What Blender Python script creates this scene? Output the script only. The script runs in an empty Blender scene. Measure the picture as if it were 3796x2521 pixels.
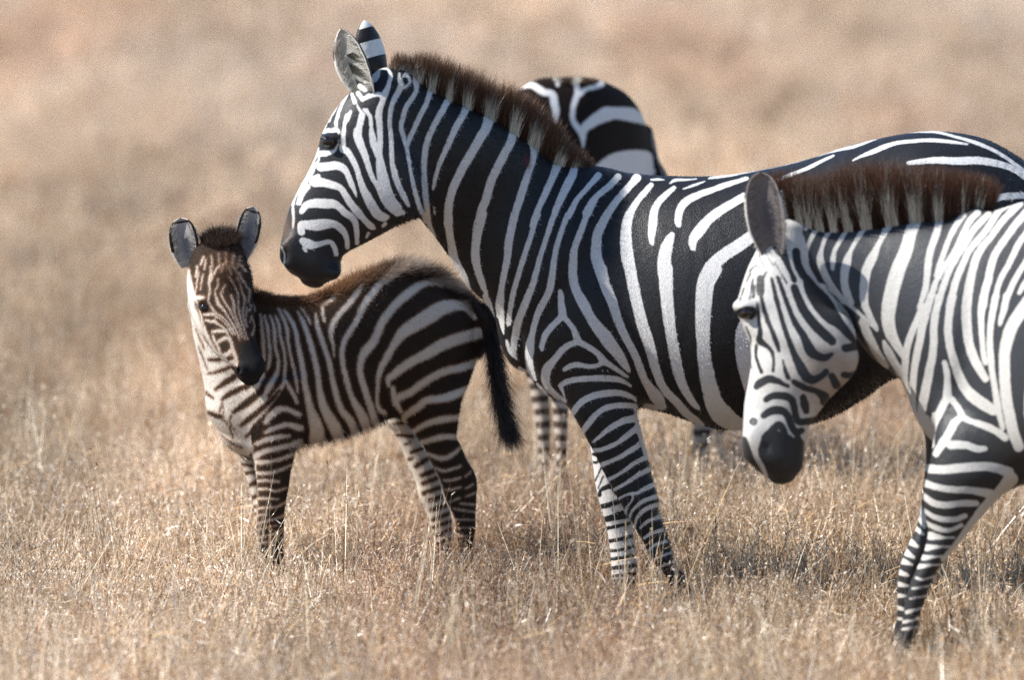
import bpy, bmesh, math, random
import numpy as np
from mathutils import Vector, Matrix

# ---------------------------------------------------------------- camera, sky, sun
sc = bpy.context.scene
COL = sc.collection
CAM_D, CAM_H = 25.0, 2.952
PITCH = math.radians(4.911)
LENS = 290.0
FPX = LENS / 36.0 * 3796.0
PCX, PCY = 1898.0, 1260.5

cam_data = bpy.data.cameras.new('camera')
cam = bpy.data.objects.new('camera', cam_data)
COL.objects.link(cam)
cam.location = (0, -CAM_D, CAM_H)
cam.rotation_euler = (math.pi / 2 - PITCH, 0, 0)
cam_data.sensor_width = 36.0
cam_data.lens = LENS
cam_data.clip_start = 0.5
cam_data.clip_end = 6000
cam_data.dof.use_dof = True
cam_data.dof.focus_distance = 25.2
cam_data.dof.aperture_fstop = 2.3
sc.camera = cam

SUN_VEC = Vector((-0.68, -0.10, 0.73)).normalized()   # towards the sun
world = bpy.data.worlds.new('World')
sc.world = world
world.use_nodes = True
wn = world.node_tree
bg = wn.nodes['Background']
sky = wn.nodes.new('ShaderNodeTexSky')
sky.sky_type = 'NISHITA'
sky.sun_disc = False
sky.sun_elevation = math.asin(SUN_VEC.z)
sky.sun_rotation = math.atan2(SUN_VEC.x, SUN_VEC.y)
sky.altitude = 1600
sky.dust_density = 0.0
sky.air_density = 1.3
sky.ozone_density = 5.0
wn.links.new(sky.outputs[0], bg.inputs[0])
bg.inputs[1].default_value = 0.095

sun_data = bpy.data.lights.new('sun', 'SUN')
sun = bpy.data.objects.new('sun', sun_data)
COL.objects.link(sun)
sun.location = (-10, 0, 20)
sun.rotation_euler = (-SUN_VEC).to_track_quat('-Z', 'Y').to_euler()
sun_data.energy = 5.0
sun_data.angle = math.radians(0.5)
sun_data.color = (1.0, 0.965, 0.915)

sc.view_settings.view_transform = 'Standard'
sc.view_settings.look = 'None'
sc.view_settings.exposure = 0.9
sc.view_settings.gamma = 1.0
try:
    sc.cycles.use_denoising = True
    sc.cycles.denoising_prefilter = 'NONE'
    sc.cycles.max_bounces = 6
    sc.cycles.transparent_max_bounces = 4
except Exception:
    pass

rng = np.random.default_rng(7)
random.seed(7)

# ---------------------------------------------------------------- tracing frames: (x0, y0, scale)
FR = dict(S=(0, 0, 1.0), D=(0, 0, 0.62197), C1=(980, 40, 1.96), C2=(1500, 500, 1.4257), C7=(1800, 1300, 1.425),
          H1=(1000, 60, 3.92), H2=(1000, 440, 2.45), F1=(600, 740, 2.2405), F2=(900, 900, 1.96), F3=(700, 1400, 1.96),
          F4=(1380, 1400, 1.96), B1=(1900, 260, 3.5636), Z1=(2680, 600, 2.4129), Z2=(2680, 1100, 2.09),
          Z3=(3200, 700, 1.9597), Z4=(3200, 1400, 1.4933), M1=(1900, 1350, 2.6129), M2=(2000, 560, 2.6133),
          G1=(1600, 800, 3.92), G2=(1750, 1100, 3.92), G3=(2200, 1000, 2.6133), R1=(2600, 440, 1.9741),
          R2=(3300, 650, 2.4133), Q1=(3396, 740, 2.24), Q2=(3300, 1100, 1.8065), Q3=(2700, 900, 1.792), Q4=(2700, 1300, 1.792), G6=(700, 1150, 2.6133), G7=(640, 1000, 3.4833))


def px_world(px, py, Y):
    """sheet coordinates of a traced point -> metres in the upright plane at depth Y"""
    a = (np.asarray(px, float) - PCX) / FPX
    b = (PCY - np.asarray(py, float)) / FPX
    dy = math.cos(PITCH) + b * math.sin(PITCH)
    dz = -math.sin(PITCH) + b * math.cos(PITCH)
    t = (np.asarray(Y, float) + CAM_D) / dy
    return t * a, CAM_H + t * dz


def plane_px(X, Z, Y):
    """inverse of px_world for points lying in the upright plane at depth Y"""
    ry, rz = Y + CAM_D, Z - CAM_H
    d = ry * math.cos(PITCH) - rz * math.sin(PITCH)
    u = ry * math.sin(PITCH) + rz * math.cos(PITCH)
    return PCX + FPX * X / d, PCY - FPX * u / d


def catmull(P, n):
    """P (k,c) -> (n,c) smooth interpolation through the rows"""
    P = np.asarray(P, float)
    k = len(P)
    if k == 1:
        return np.repeat(P, n, 0)
    t = np.linspace(0, k - 1, n)
    i = np.clip(t.astype(int), 0, k - 2)
    f = (t - i)[:, None]
    p0 = P[np.clip(i - 1, 0, k - 1)]
    p1 = P[i]
    p2 = P[i + 1]
    p3 = P[np.clip(i + 2, 0, k - 1)]
    return 0.5 * ((2 * p1) + (-p0 + p2) * f + (2 * p0 - 5 * p1 + 4 * p2 - p3) * f ** 2 + (-p0 + 3 * p1 - 3 * p2 + p3) * f ** 3)


# ---------------------------------------------------------------- stripe pattern (a signed distance sheet per layer)
class Sheet:
    def __init__(self, base, box):
        self.x0, self.y0, self.x1, self.y1 = box
        self.r = 2.0
        self.nx = int((self.x1 - self.x0) / self.r) + 1
        self.ny = int((self.y1 - self.y0) / self.r) + 1
        v = 60.0 if base == 'dark' else -60.0
        self.f = np.full((self.ny, self.nx), v, np.float32)   # < 0 where the coat is light

    def stroke(self, frame, pts, light=True):
        fx, fy, s = FR[frame]
        P = np.asarray(pts, float)
        P = np.c_[fx + P[:, 0] / s, fy + P[:, 1] / s, P[:, 2] / s]
        if len(P) == 1:
            P = np.r_[P, P + [[0.5, 0, 0]]]
        if len(P) > 2:
            P = catmull(P, (len(P) - 1) * 4 + 1)
        P[:, 2] = np.maximum(P[:, 2], 1.0)
        m = 40.0
        for a, b in zip(P[:-1], P[1:]):
            w = max(a[2], b[2]) / 2 + m
            i0 = max(0, int((min(a[0], b[0]) - w - self.x0) / self.r))
            i1 = min(self.nx, int((max(a[0], b[0]) + w - self.x0) / self.r) + 2)
            j0 = max(0, int((min(a[1], b[1]) - w - self.y0) / self.r))
            j1 = min(self.ny, int((max(a[1], b[1]) + w - self.y0) / self.r) + 2)
            if i0 >= i1 or j0 >= j1:
                continue
            X = self.x0 + np.arange(i0, i1) * self.r
            Y = self.y0 + np.arange(j0, j1) * self.r
            dx, dy = b[0] - a[0], b[1] - a[1]
            L2 = dx * dx + dy * dy + 1e-6
            t = np.clip(((X[None] - a[0]) * dx + (Y[:, None] - a[1]) * dy) / L2, 0, 1)
            d = np.hypot(X[None] - a[0] - t * dx, Y[:, None] - a[1] - t * dy) - 0.5 * (a[2] + t * (b[2] - a[2]))
            sub = self.f[j0:j1, i0:i1]
            if light:
                np.minimum(sub, d, out=sub)
            else:
                np.maximum(sub, -d, out=sub)

    def sample(self, px, py):
        x = np.clip((px - self.x0) / self.r, 0, self.nx - 1.001)
        y = np.clip((py - self.y0) / self.r, 0, self.ny - 1.001)
        i, j = x.astype(int), y.astype(int)
        fx, fy = x - i, y - j
        f = self.f
        return ((f[j, i] * (1 - fx) + f[j, i + 1] * fx) * (1 - fy) + (f[j + 1, i] * (1 - fx) + f[j + 1, i + 1] * fx) * fy)


def paint(sheet, text):
    """each line: W|K frame x,y,w x,y,w ..."""
    for ln in text.strip().splitlines():
        ln = ln.split('#')[0].split()
        if not ln:
            continue
        pts = [tuple(float(v) for v in q.split(',')) for q in ln[2:]]
        sheet.stroke(ln[1], pts, ln[0] == 'W')


# ---------------------------------------------------------------- bodies: lofted limbs joined in one smooth implicit surface
class Loft:
    def __init__(self, layer, k, rungs, cap=0.6, n=150):
        self.layer, self.k, self.cap, self.n, self.rungs = layer, k, cap, n, rungs
        # rung: frame, ax, ay, bx, by, half width (m), depth offset (m), egg

    def build(self, Ya):
        if len(self.rungs) > 10 and self.n == 150:
            self.n = 420
        R = []
        for r in self.rungs:
            fx, fy, s = FR[r[0]]
            ax, ay, bx, by = fx + r[1] / s, fy + r[2] / s, fx + r[3] / s, fy + r[4] / s
            y = r[6] if len(r) > 6 else 0.0
            egg = r[7] if len(r) > 7 else 0.0
            X0, Z0 = px_world(ax, ay, Ya + y)
            X1, Z1 = px_world(bx, by, Ya + y)
            R.append((X0, Z0, X1, Z1, r[5], Ya + y, egg))
        R = catmull(R, self.n)
        self.cx, self.cz = (R[:, 0] + R[:, 2]) / 2, (R[:, 1] + R[:, 3]) / 2
        hx, hz = (R[:, 0] - R[:, 2]) / 2, (R[:, 1] - R[:, 3]) / 2
        self.a = np.hypot(hx, hz)
        self.nx_, self.nz_ = hx / self.a, hz / self.a
        self.b, self.y, self.egg = R[:, 4], R[:, 5], R[:, 6]
        mg = 0.085
        ext = np.r_[R[:, 0], R[:, 2]], np.r_[R[:, 1], R[:, 3]]
        cp = self.cap * max(self.a[0], self.a[-1]) * 0.5 + mg
        self.box = (ext[0].min() - cp, ext[0].max() + cp, (self.y - self.b).min() - mg, (self.y + self.b).max() + mg,
                    ext[1].min() - cp, ext[1].max() + cp)

    def field(self, xs, ys, zs):
        n = self.n
        X, Z = np.meshgrid(xs, zs, indexing='ij')
        sh = X.shape
        X, Z = X.ravel().astype(np.float32), Z.ravel().astype(np.float32)
        N = len(X)
        P = np.empty(N, np.float32); S = np.empty(N, np.float32); I = np.empty(N, int)
        cx, cz, nx, nz, a = [q.astype(np.float32) for q in (self.cx, self.cz, self.nx_, self.nz_, self.a)]
        for c in range(0, N, 8000):
            dx = X[c:c + 8000, None] - cx
            dz = Z[c:c + 8000, None] - cz
            p = dx * nx + dz * nz
            s = dx * nz - dz * nx
            cost = s * s + (0.3 * np.maximum(np.abs(p) - a, 0)) ** 2
            i = cost.argmin(1)
            r = np.arange(len(i))
            P[c:c + 8000] = p[r, i]; S[c:c + 8000] = s[r, i]; I[c:c + 8000] = i
        inner = (I > 0) & (I < n - 1)
        S[inner] = 0
        A = self.a[I].astype(np.float32); B = self.b[I].astype(np.float32)
        pa = P / A
        B = B * np.clip(1 - self.egg[I].astype(np.float32) * np.clip(pa, -1.2, 1.2), 0.2, 2)
        m = np.minimum(A, B)
        C = self.cap * m
        e2 = pa ** 2 + (S / C) ** 2
        y0 = self.y[I].astype(np.float32)
        q = (ys[None].astype(np.float32) - y0[:, None]) / B[:, None]
        f = (np.sqrt(e2[:, None] + q * q) - 1) * m[:, None]
        return f.reshape(sh[0], sh[1], len(ys)).transpose(0, 2, 1), y0.reshape(sh)


class Blob:
    """small ellipsoid added to (or carved from) a body"""
    def __init__(self, layer, k, frame, px, py, y, rx, ry, rz, carve=False):
        self.layer, self.k, self.carve = layer, k, carve
        self.spec = (frame, px, py, y, rx, ry, rz)

    def build(self, Ya):
        fr, px, py, y, rx, ry, rz = self.spec
        fx, fy, s = FR[fr]
        X, Z = px_world(fx + px / s, fy + py / s, Ya + y)
        self.c, self.r = (float(X), Ya + y, float(Z)), (rx, ry, rz)
        mg = 0.06
        self.box = (X - rx - mg, X + rx + mg, Ya + y - ry - mg, Ya + y + ry + mg, Z - rz - mg, Z + rz + mg)

    def field(self, xs, ys, zs):
        g = [((v - c) / r) ** 2 for v, c, r in zip((xs, ys, zs), self.c, self.r)]
        f = (np.sqrt(g[0][:, None, None] + g[1][None, :, None] + g[2][None, None]) - 1) * min(self.r)
        return f.astype(np.float32), np.full((len(xs), len(zs)), self.c[1], np.float32)


def surface_nets(F, o, h):
    ins = F < 0
    nx, ny, nz = F.shape
    cnt = np.zeros((nx - 1, ny - 1, nz - 1), np.int8)
    for i in (0, 1):
        for j in (0, 1):
            for k in (0, 1):
                cnt += ins[i:nx - 1 + i, j:ny - 1 + j, k:nz - 1 + k]
    act = (cnt > 0) & (cnt < 8)
    cells = np.argwhere(act)
    idx = np.full(act.shape, -1, np.int32)
    idx[act] = np.arange(len(cells))
    acc = np.zeros((len(cells), 3)); num = np.zeros(len(cells))
    for ax in range(3):
        o1, o2 = [q for q in range(3) if q != ax]
        for u in (0, 1):
            for v in (0, 1):
                c = cells.copy(); c[:, o1] += u; c[:, o2] += v
                d = c.copy(); d[:, ax] += 1
                fa = F[c[:, 0], c[:, 1], c[:, 2]]; fb = F[d[:, 0], d[:, 1], d[:, 2]]
                m = (fa < 0) != (fb < 0)
                t = fa[m] / (fa[m] - fb[m])
                p = c[m].astype(float); p[:, ax] += t
                acc[m] += p; num[m] += 1
    V = acc / num[:, None]
    quads = []
    for ax in range(3):
        o1, o2 = (ax + 1) % 3, (ax + 2) % 3
        sl0 = [slice(None)] * 3; sl1 = [slice(None)] * 3
        sl0[ax] = slice(0, -1); sl1[ax] = slice(1, None)
        a, b = ins[tuple(sl0)], ins[tuple(sl1)]
        E = np.argwhere(a != b)
        E = E[(E[:, o1] > 0) & (E[:, o2] > 0) & (E[:, o1] < F.shape[o1] - 1) & (E[:, o2] < F.shape[o2] - 1)]
        flip = ~a[E[:, 0], E[:, 1], E[:, 2]]
        def cell(u, v):
            c = E.copy(); c[:, o1] -= u; c[:, o2] -= v
            return idx[c[:, 0], c[:, 1], c[:, 2]]
        q = np.stack([cell(1, 1), cell(0, 1), cell(0, 0), cell(1, 0)], 1)
        q[flip] = q[flip][:, ::-1]
        quads.append(q)
    Q = np.concatenate(quads)
    return V * h + o, Q, cells


def smooth(V, Q, it, lam=0.5):
    n = len(V)
    e = np.concatenate([Q[:, [0, 1]], Q[:, [1, 2]], Q[:, [2, 3]], Q[:, [3, 0]]])
    deg = np.bincount(e[:, 0], minlength=n) + np.bincount(e[:, 1], minlength=n)
    for _ in range(it):
        S = np.zeros_like(V)
        for c in range(3):
            S[:, c] = np.bincount(e[:, 0], V[e[:, 1], c], n) + np.bincount(e[:, 1], V[e[:, 0], c], n)
        V = V + lam * (S / np.maximum(deg, 1)[:, None] - V)
    return V


def make_body(lofts, Ya, h, iters=3):
    for L in lofts:
        L.build(Ya)
    bx = np.array([L.box for L in lofts])
    lo = np.array([bx[:, 0].min(), bx[:, 2].min(), bx[:, 4].min()])
    hi = np.array([bx[:, 1].max(), bx[:, 3].max(), bx[:, 5].max()])
    n = np.ceil((hi - lo) / h).astype(int) + 1
    ax = [lo[i] + np.arange(n[i]) * h for i in range(3)]
    F = np.full(n, 0.09, np.float32)
    best = np.full(n, 1e3, np.float32)
    lab = np.zeros(n, np.int8)
    y0map = []
    for li, L in enumerate(lofts):
        sl = []
        for i in range(3):
            a = max(0, int((L.box[2 * i] - lo[i]) / h)); b = min(n[i], int((L.box[2 * i + 1] - lo[i]) / h) + 2)
            sl.append(slice(a, b))
        sl = tuple(sl)
        f, y0 = L.field(*[ax[i][sl[i]] for i in range(3)])
        g = F[sl]
        if getattr(L, 'carve', False):
            f = -f
            hh = np.clip(0.5 - 0.5 * (f - g) / -L.k, 0, 1) if False else None
            F[sl] = np.maximum(g, f)
            y0map.append(None)
            continue
        hh = np.clip(0.5 + 0.5 * (f - g) / L.k, 0, 1)
        F[sl] = f * (1 - hh) + g * hh - L.k * hh * (1 - hh)
        up = f < best[sl]
        best[sl] = np.where(up, f, best[sl])
        lab[sl] = np.where(up, li, lab[sl])
        full = np.full((n[0], n[2]), Ya, np.float32)
        full[sl[0], sl[2]] = y0
        y0map.append(full)
    V, Q, cells = surface_nets(F, lo, h)
    L = lab[cells[:, 0], cells[:, 1], cells[:, 2]]
    Y0 = np.full(len(V), Ya)
    for li, m in enumerate(y0map):
        if m is None:
            continue
        s = L == li
        Y0[s] = m[cells[s, 0], cells[s, 2]]
    V = smooth(V, Q, iters)
    layer = np.array([q.layer for q in lofts])[L]
    return V, Q, layer, Y0


def pattern(V, Y0, layer, sheets, Ya, slope):
    """lay the stripes on both flanks: oblique planar map in the animal's own side plane, mirrored across its middle"""
    y = Y0 - np.abs(V[:, 1] - Y0)
    Xp = V[:, 0] - (y - Ya) * slope[0]
    Zp = V[:, 2] - (y - Ya) * slope[1]
    px, py = plane_px(Xp, Zp, Ya)
    out = np.zeros(len(V))
    for nm, sh in sheets.items():
        s = layer == nm
        if s.any():
            out[s] = sh.sample(px[s], py[s])
    return out * 0.00082, px, py


# ---------------------------------------------------------------- mesh helpers
def mesh_obj(name, V, F, mat, parent=None, smooth_=True, attrs=None, loc=None):
    me = bpy.data.meshes.new(name)
    V = np.asarray(V, float)
    if loc is not None:
        V = V - np.asarray(loc)
    if isinstance(F, np.ndarray):
        k = F.shape[1]
        me.vertices.add(len(V)); me.vertices.foreach_set('co', V.astype(np.float32).ravel())
        me.loops.add(F.size); me.loops.foreach_set('vertex_index', F.astype(np.int32).ravel())
        me.polygons.add(len(F)); me.polygons.foreach_set('loop_start', (np.arange(len(F)) * k).astype(np.int32))
        me.update(calc_edges=True)
    else:
        me.from_pydata([tuple(v) for v in V], [], F)
    if smooth_:
        me.polygons.foreach_set('use_smooth', np.ones(len(me.polygons), bool))
    for nm, (typ, data) in (attrs or {}).items():
        at = me.attributes.new(nm, typ, 'POINT')
        if typ == 'FLOAT':
            at.data.foreach_set('value', np.asarray(data, np.float32))
        else:
            d = np.asarray(data, np.float32)
            if d.shape[1] == 3:
                d = np.c_[d, np.ones(len(d), np.float32)]
            at.data.foreach_set('color', d.ravel())
    me.materials.append(mat)
    o = bpy.data.objects.new(name, me)
    COL.objects.link(o)
    if parent is not None:
        o.parent = parent
    return o


def tag(o, label=None, cat=None, group=None, kind=None):
    for k, v in (('label', label), ('category', cat), ('group', group), ('kind', kind)):
        if v:
            o[k] = v


def thing(name, loc, label, cat, group=None):
    o = bpy.data.objects.new(name, None)
    o.empty_display_size = 0.2
    COL.objects.link(o)
    o.location = loc
    tag(o, label, cat, group)
    return o


def ribbons(base, direc, length, width, cols, bend=None, seg=3, side=None):
    """many tapered strands as narrow ribbons. base (n,3), direc (n,3) unit, cols (n,seg+1,3)"""
    n = len(base)
    if side is None:
        side = np.cross(direc, rng.normal(size=(n, 3)))
    side = side / np.maximum(np.linalg.norm(side, axis=1, keepdims=True), 1e-6)
    if bend is None:
        bend = rng.normal(size=(n, 3)) * 0.15
    V = np.zeros((n, seg + 1, 2, 3)); C = np.zeros((n, seg + 1, 2, 3))
    for k in range(seg + 1):
        t = k / seg
        c = base + direc * (length * t)[:, None] + bend * (length * t * t)[:, None]
        w = width * (1 - 0.85 * t)
        V[:, k, 0] = c - side * (w / 2)[:, None]
        V[:, k, 1] = c + side * (w / 2)[:, None]
        C[:, k, 0] = C[:, k, 1] = cols[:, k]
    idx = np.arange(n * (seg + 1) * 2).reshape(n, seg + 1, 2)
    Q = np.stack([idx[:, :-1, 0], idx[:, :-1, 1], idx[:, 1:, 1], idx[:, 1:, 0]], -1).reshape(-1, 4)
    return V.reshape(-1, 3), Q, C.reshape(-1, 3)


# ---------------------------------------------------------------- materials
def new_mat(name):
    m = bpy.data.materials.new(name)
    m.use_nodes = True
    nt = m.node_tree
    return m, nt, nt.nodes['Principled BSDF']


def coat_material(name, edge, mid=None, rough=0.5, fuzz=0.0012, spec=0.5, sheen=0.0, bump=0.25):
    """striped hide: 'sdf' < 0 light hair, > 0 dark hair; 'lightc'/'darkc' regional hair colours"""
    m, nt, p = new_mat(name)
    N, L = nt.nodes.new, nt.links.new
    at = N('ShaderNodeAttribute'); at.attribute_name = 'sdf'
    lc = N('ShaderNodeAttribute'); lc.attribute_name = 'lightc'
    dc = N('ShaderNodeAttribute'); dc.attribute_name = 'darkc'
    tc = N('ShaderNodeTexCoord')
    mp = N('ShaderNodeMapping'); mp.inputs['Scale'].default_value = (260, 260, 110)
    L(tc.outputs['Object'], mp.inputs[0])
    nz = N('ShaderNodeTexNoise'); nz.inputs['Scale'].default_value = 1.0; nz.inputs['Detail'].default_value = 2
    L(mp.outputs[0], nz.inputs['Vector'])
    nz2 = N('ShaderNodeTexNoise'); nz2.inputs['Scale'].default_value = 45; nz2.inputs['Detail'].default_value = 3
    L(tc.outputs['Object'], nz2.inputs['Vector'])
    def math_(op, a, b):
        q = N('ShaderNodeMath'); q.operation = op
        for i, v in enumerate((a, b)):
            if isinstance(v, (int, float)):
                q.inputs[i].default_value = v
            else:
                L(v, q.inputs[i])
        return q.outputs[0]
    e = math_('MULTIPLY', math_('SUBTRACT', nz.outputs[0], 0.5), fuzz * 4)
    e2 = math_('MULTIPLY', math_('SUBTRACT', nz2.outputs[0], 0.5), 0.004)
    d = math_('ADD', math_('ADD', at.outputs['Fac'], e), e2)
    mr = N('ShaderNodeMapRange'); mr.interpolation_type = 'SMOOTHSTEP'
    mr.inputs['From Min'].default_value = -edge; mr.inputs['From Max'].default_value = edge
    L(d, mr.inputs['Value'])
    # fine variation of the hair
    var = N('ShaderNodeMapRange'); var.inputs['From Min'].default_value = 0.25; var.inputs['From Max'].default_value = 0.75
    var.inputs['To Min'].default_value = 0.80; var.inputs['To Max'].default_value = 1.12
    L(nz.outputs[0], var.inputs['Value'])
    mix = N('ShaderNodeMix'); mix.data_type = 'RGBA'
    L(mr.outputs[0], mix.inputs['Factor']); L(lc.outputs['Color'], mix.inputs[6]); L(dc.outputs['Color'], mix.inputs[7])
    col = mix.outputs[2]
    if mid is not None:
        pk = N('ShaderNodeMapRange'); pk.inputs['From Min'].default_value = 0; pk.inputs['From Max'].default_value = edge * 2.2
        pk.inputs['To Min'].default_value = 0.5; pk.inputs['To Max'].default_value = 0.0
        ab = math_('ABSOLUTE', d, 0.0)
        L(ab, pk.inputs['Value'])
        m2 = N('ShaderNodeMix'); m2.data_type = 'RGBA'
        L(pk.outputs[0], m2.inputs['Factor']); L(col, m2.inputs[6]); m2.inputs[7].default_value = (*mid, 1)
        col = m2.outputs[2]
    mul = N('ShaderNodeMix'); mul.data_type = 'RGBA'; mul.blend_type = 'MULTIPLY'; mul.inputs['Factor'].default_value = 1
    L(col, mul.inputs[6]); L(var.outputs[0], mul.inputs[7])
    L(mul.outputs[2], p.inputs['Base Color'])
    p.inputs['Roughness'].default_value = rough
    p.inputs['Specular IOR Level'].default_value = spec
    if sheen:
        p.inputs['Sheen Weight'].default_value = sheen
        p.inputs['Sheen Roughness'].default_value = 0.5
    bp = N('ShaderNodeBump'); bp.inputs['Strength'].default_value = bump; bp.inputs['Distance'].default_value = 0.004
    nb = N('ShaderNodeTexNoise'); nb.inputs['Scale'].default_value = 1.0; nb.inputs['Detail'].default_value = 2
    mb = N('ShaderNodeMapping'); mb.inputs['Scale'].default_value = (330, 330, 150)
    L(tc.outputs['Object'], mb.inputs[0]); L(mb.outputs[0], nb.inputs['Vector'])
    L(nb.outputs[0], bp.inputs['Height'])
    L(bp.outputs[0], p.inputs['Normal'])
    return m


def hair_material(name, rough=0.45, trans=0.25, spec=0.3):
    m, nt, p = new_mat(name)
    at = nt.nodes.new('ShaderNodeAttribute'); at.attribute_name = 'hairc'
    nt.links.new(at.outputs['Color'], p.inputs['Base Color'])
    p.inputs['Roughness'].default_value = rough
    p.inputs['Specular IOR Level'].default_value = spec
    tr = nt.nodes.new('ShaderNodeBsdfTranslucent')
    nt.links.new(at.outputs['Color'], tr.inputs['Color'])
    mx = nt.nodes.new('ShaderNodeMixShader'); mx.inputs[0].default_value = trans
    nt.links.new(p.outputs[0], mx.inputs[1]); nt.links.new(tr.outputs[0], mx.inputs[2])
    nt.links.new(mx.outputs[0], nt.nodes['Material Output'].inputs['Surface'])
    return m


def eye_material():
    m, nt, p = new_mat('eye_wet')
    tc = nt.nodes.new('ShaderNodeTexCoord')
    nz = nt.nodes.new('ShaderNodeTexNoise'); nz.inputs['Scale'].default_value = 60
    nt.links.new(tc.outputs['Object'], nz.inputs['Vector'])
    cr = nt.nodes.new('ShaderNodeValToRGB')
    cr.color_ramp.elements[0].color = (0.004, 0.003, 0.003, 1); cr.color_ramp.elements[0].position = 0.45
    cr.color_ramp.elements[1].color = (0.05, 0.016, 0.006, 1); cr.color_ramp.elements[1].position = 0.75
    nt.links.new(nz.outputs[0], cr.inputs[0]); nt.links.new(cr.outputs[0], p.inputs['Base Color'])
    p.inputs['Roughness'].default_value = 0.06
    p.inputs['Specular IOR Level'].default_value = 0.6
    return m


M_ADULT = coat_material('zebra_hide', 0.0022, rough=0.45, spec=0.28, bump=0.4)
M_FAR = coat_material('far_zebra_hide', 0.004, rough=0.7, spec=0.04, bump=0.2)
M_FOAL = coat_material('foal_hide', 0.0035, mid=(0.20, 0.095, 0.045), rough=0.75, fuzz=0.003, spec=0.1, bump=0.5)
M_HAIR = hair_material('zebra_hair', 0.4, 0.2)
M_COAT = hair_material('coat_hair', 0.55, 0.1, 0.12)
M_FUR = hair_material('foal_fur', 0.6, 0.3)
M_EYE = eye_material()


def fur(Vb, Qb, S, Lc, Dc, n, length, wid, flow, hide=None, vary=.25, noise=.0012):
    q = Qb
    a = Vb[q[:, 1]] - Vb[q[:, 0]]; b = Vb[q[:, 3]] - Vb[q[:, 0]]
    nr = np.cross(a, b); ar = np.linalg.norm(nr, axis=1)
    w = ar.copy()
    if hide is not None:
        w *= hide(Vb[q].mean(1))
    pick = rng.choice(len(q), n, p=w / w.sum())
    u, v = rng.random(n), rng.random(n)
    c = Vb[q[pick, 0]] + a[pick] * u[:, None] + b[pick] * v[:, None]
    N = nr[pick] / ar[pick, None]
    k = q[pick, (rng.integers(0, 4, n))]
    ln = length(c, k)
    d = N * .35 + np.array(flow) + rng.normal(0, .25, (n, 3))
    d += N * np.clip(ln / .02, 0, 1.2)[:, None] * .7
    d /= np.linalg.norm(d, axis=1, keepdims=True)
    lt = S[k] + rng.normal(0, noise, n) < 0
    col = np.where(lt[:, None], Lc[k], Dc[k]) * rng.uniform(1 - vary, 1 + vary, (n, 1))
    lng = np.clip((ln - .014) / .012, 0, .85)[:, None]
    tipc = np.where(lt[:, None], col * .9 * (1 - lng) + np.array([.24, .15, .09]) * lng, col * np.where(ln > .016, 2.4, 1.1)[:, None] + np.where(ln > .016, .02, 0)[:, None])
    cols = np.stack([col, np.where(lt[:, None], col * (1 - .6 * lng) + np.array([.26, .17, .11]) * .6 * lng, col * 1.05), tipc], 1)
    return ribbons(c - N * .001, d, ln, np.full(n, wid), np.clip(cols, 0, .8), bend=rng.normal(0, .12, (n, 3)) + np.array([.1, 0, -.25]), seg=2)
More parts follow.
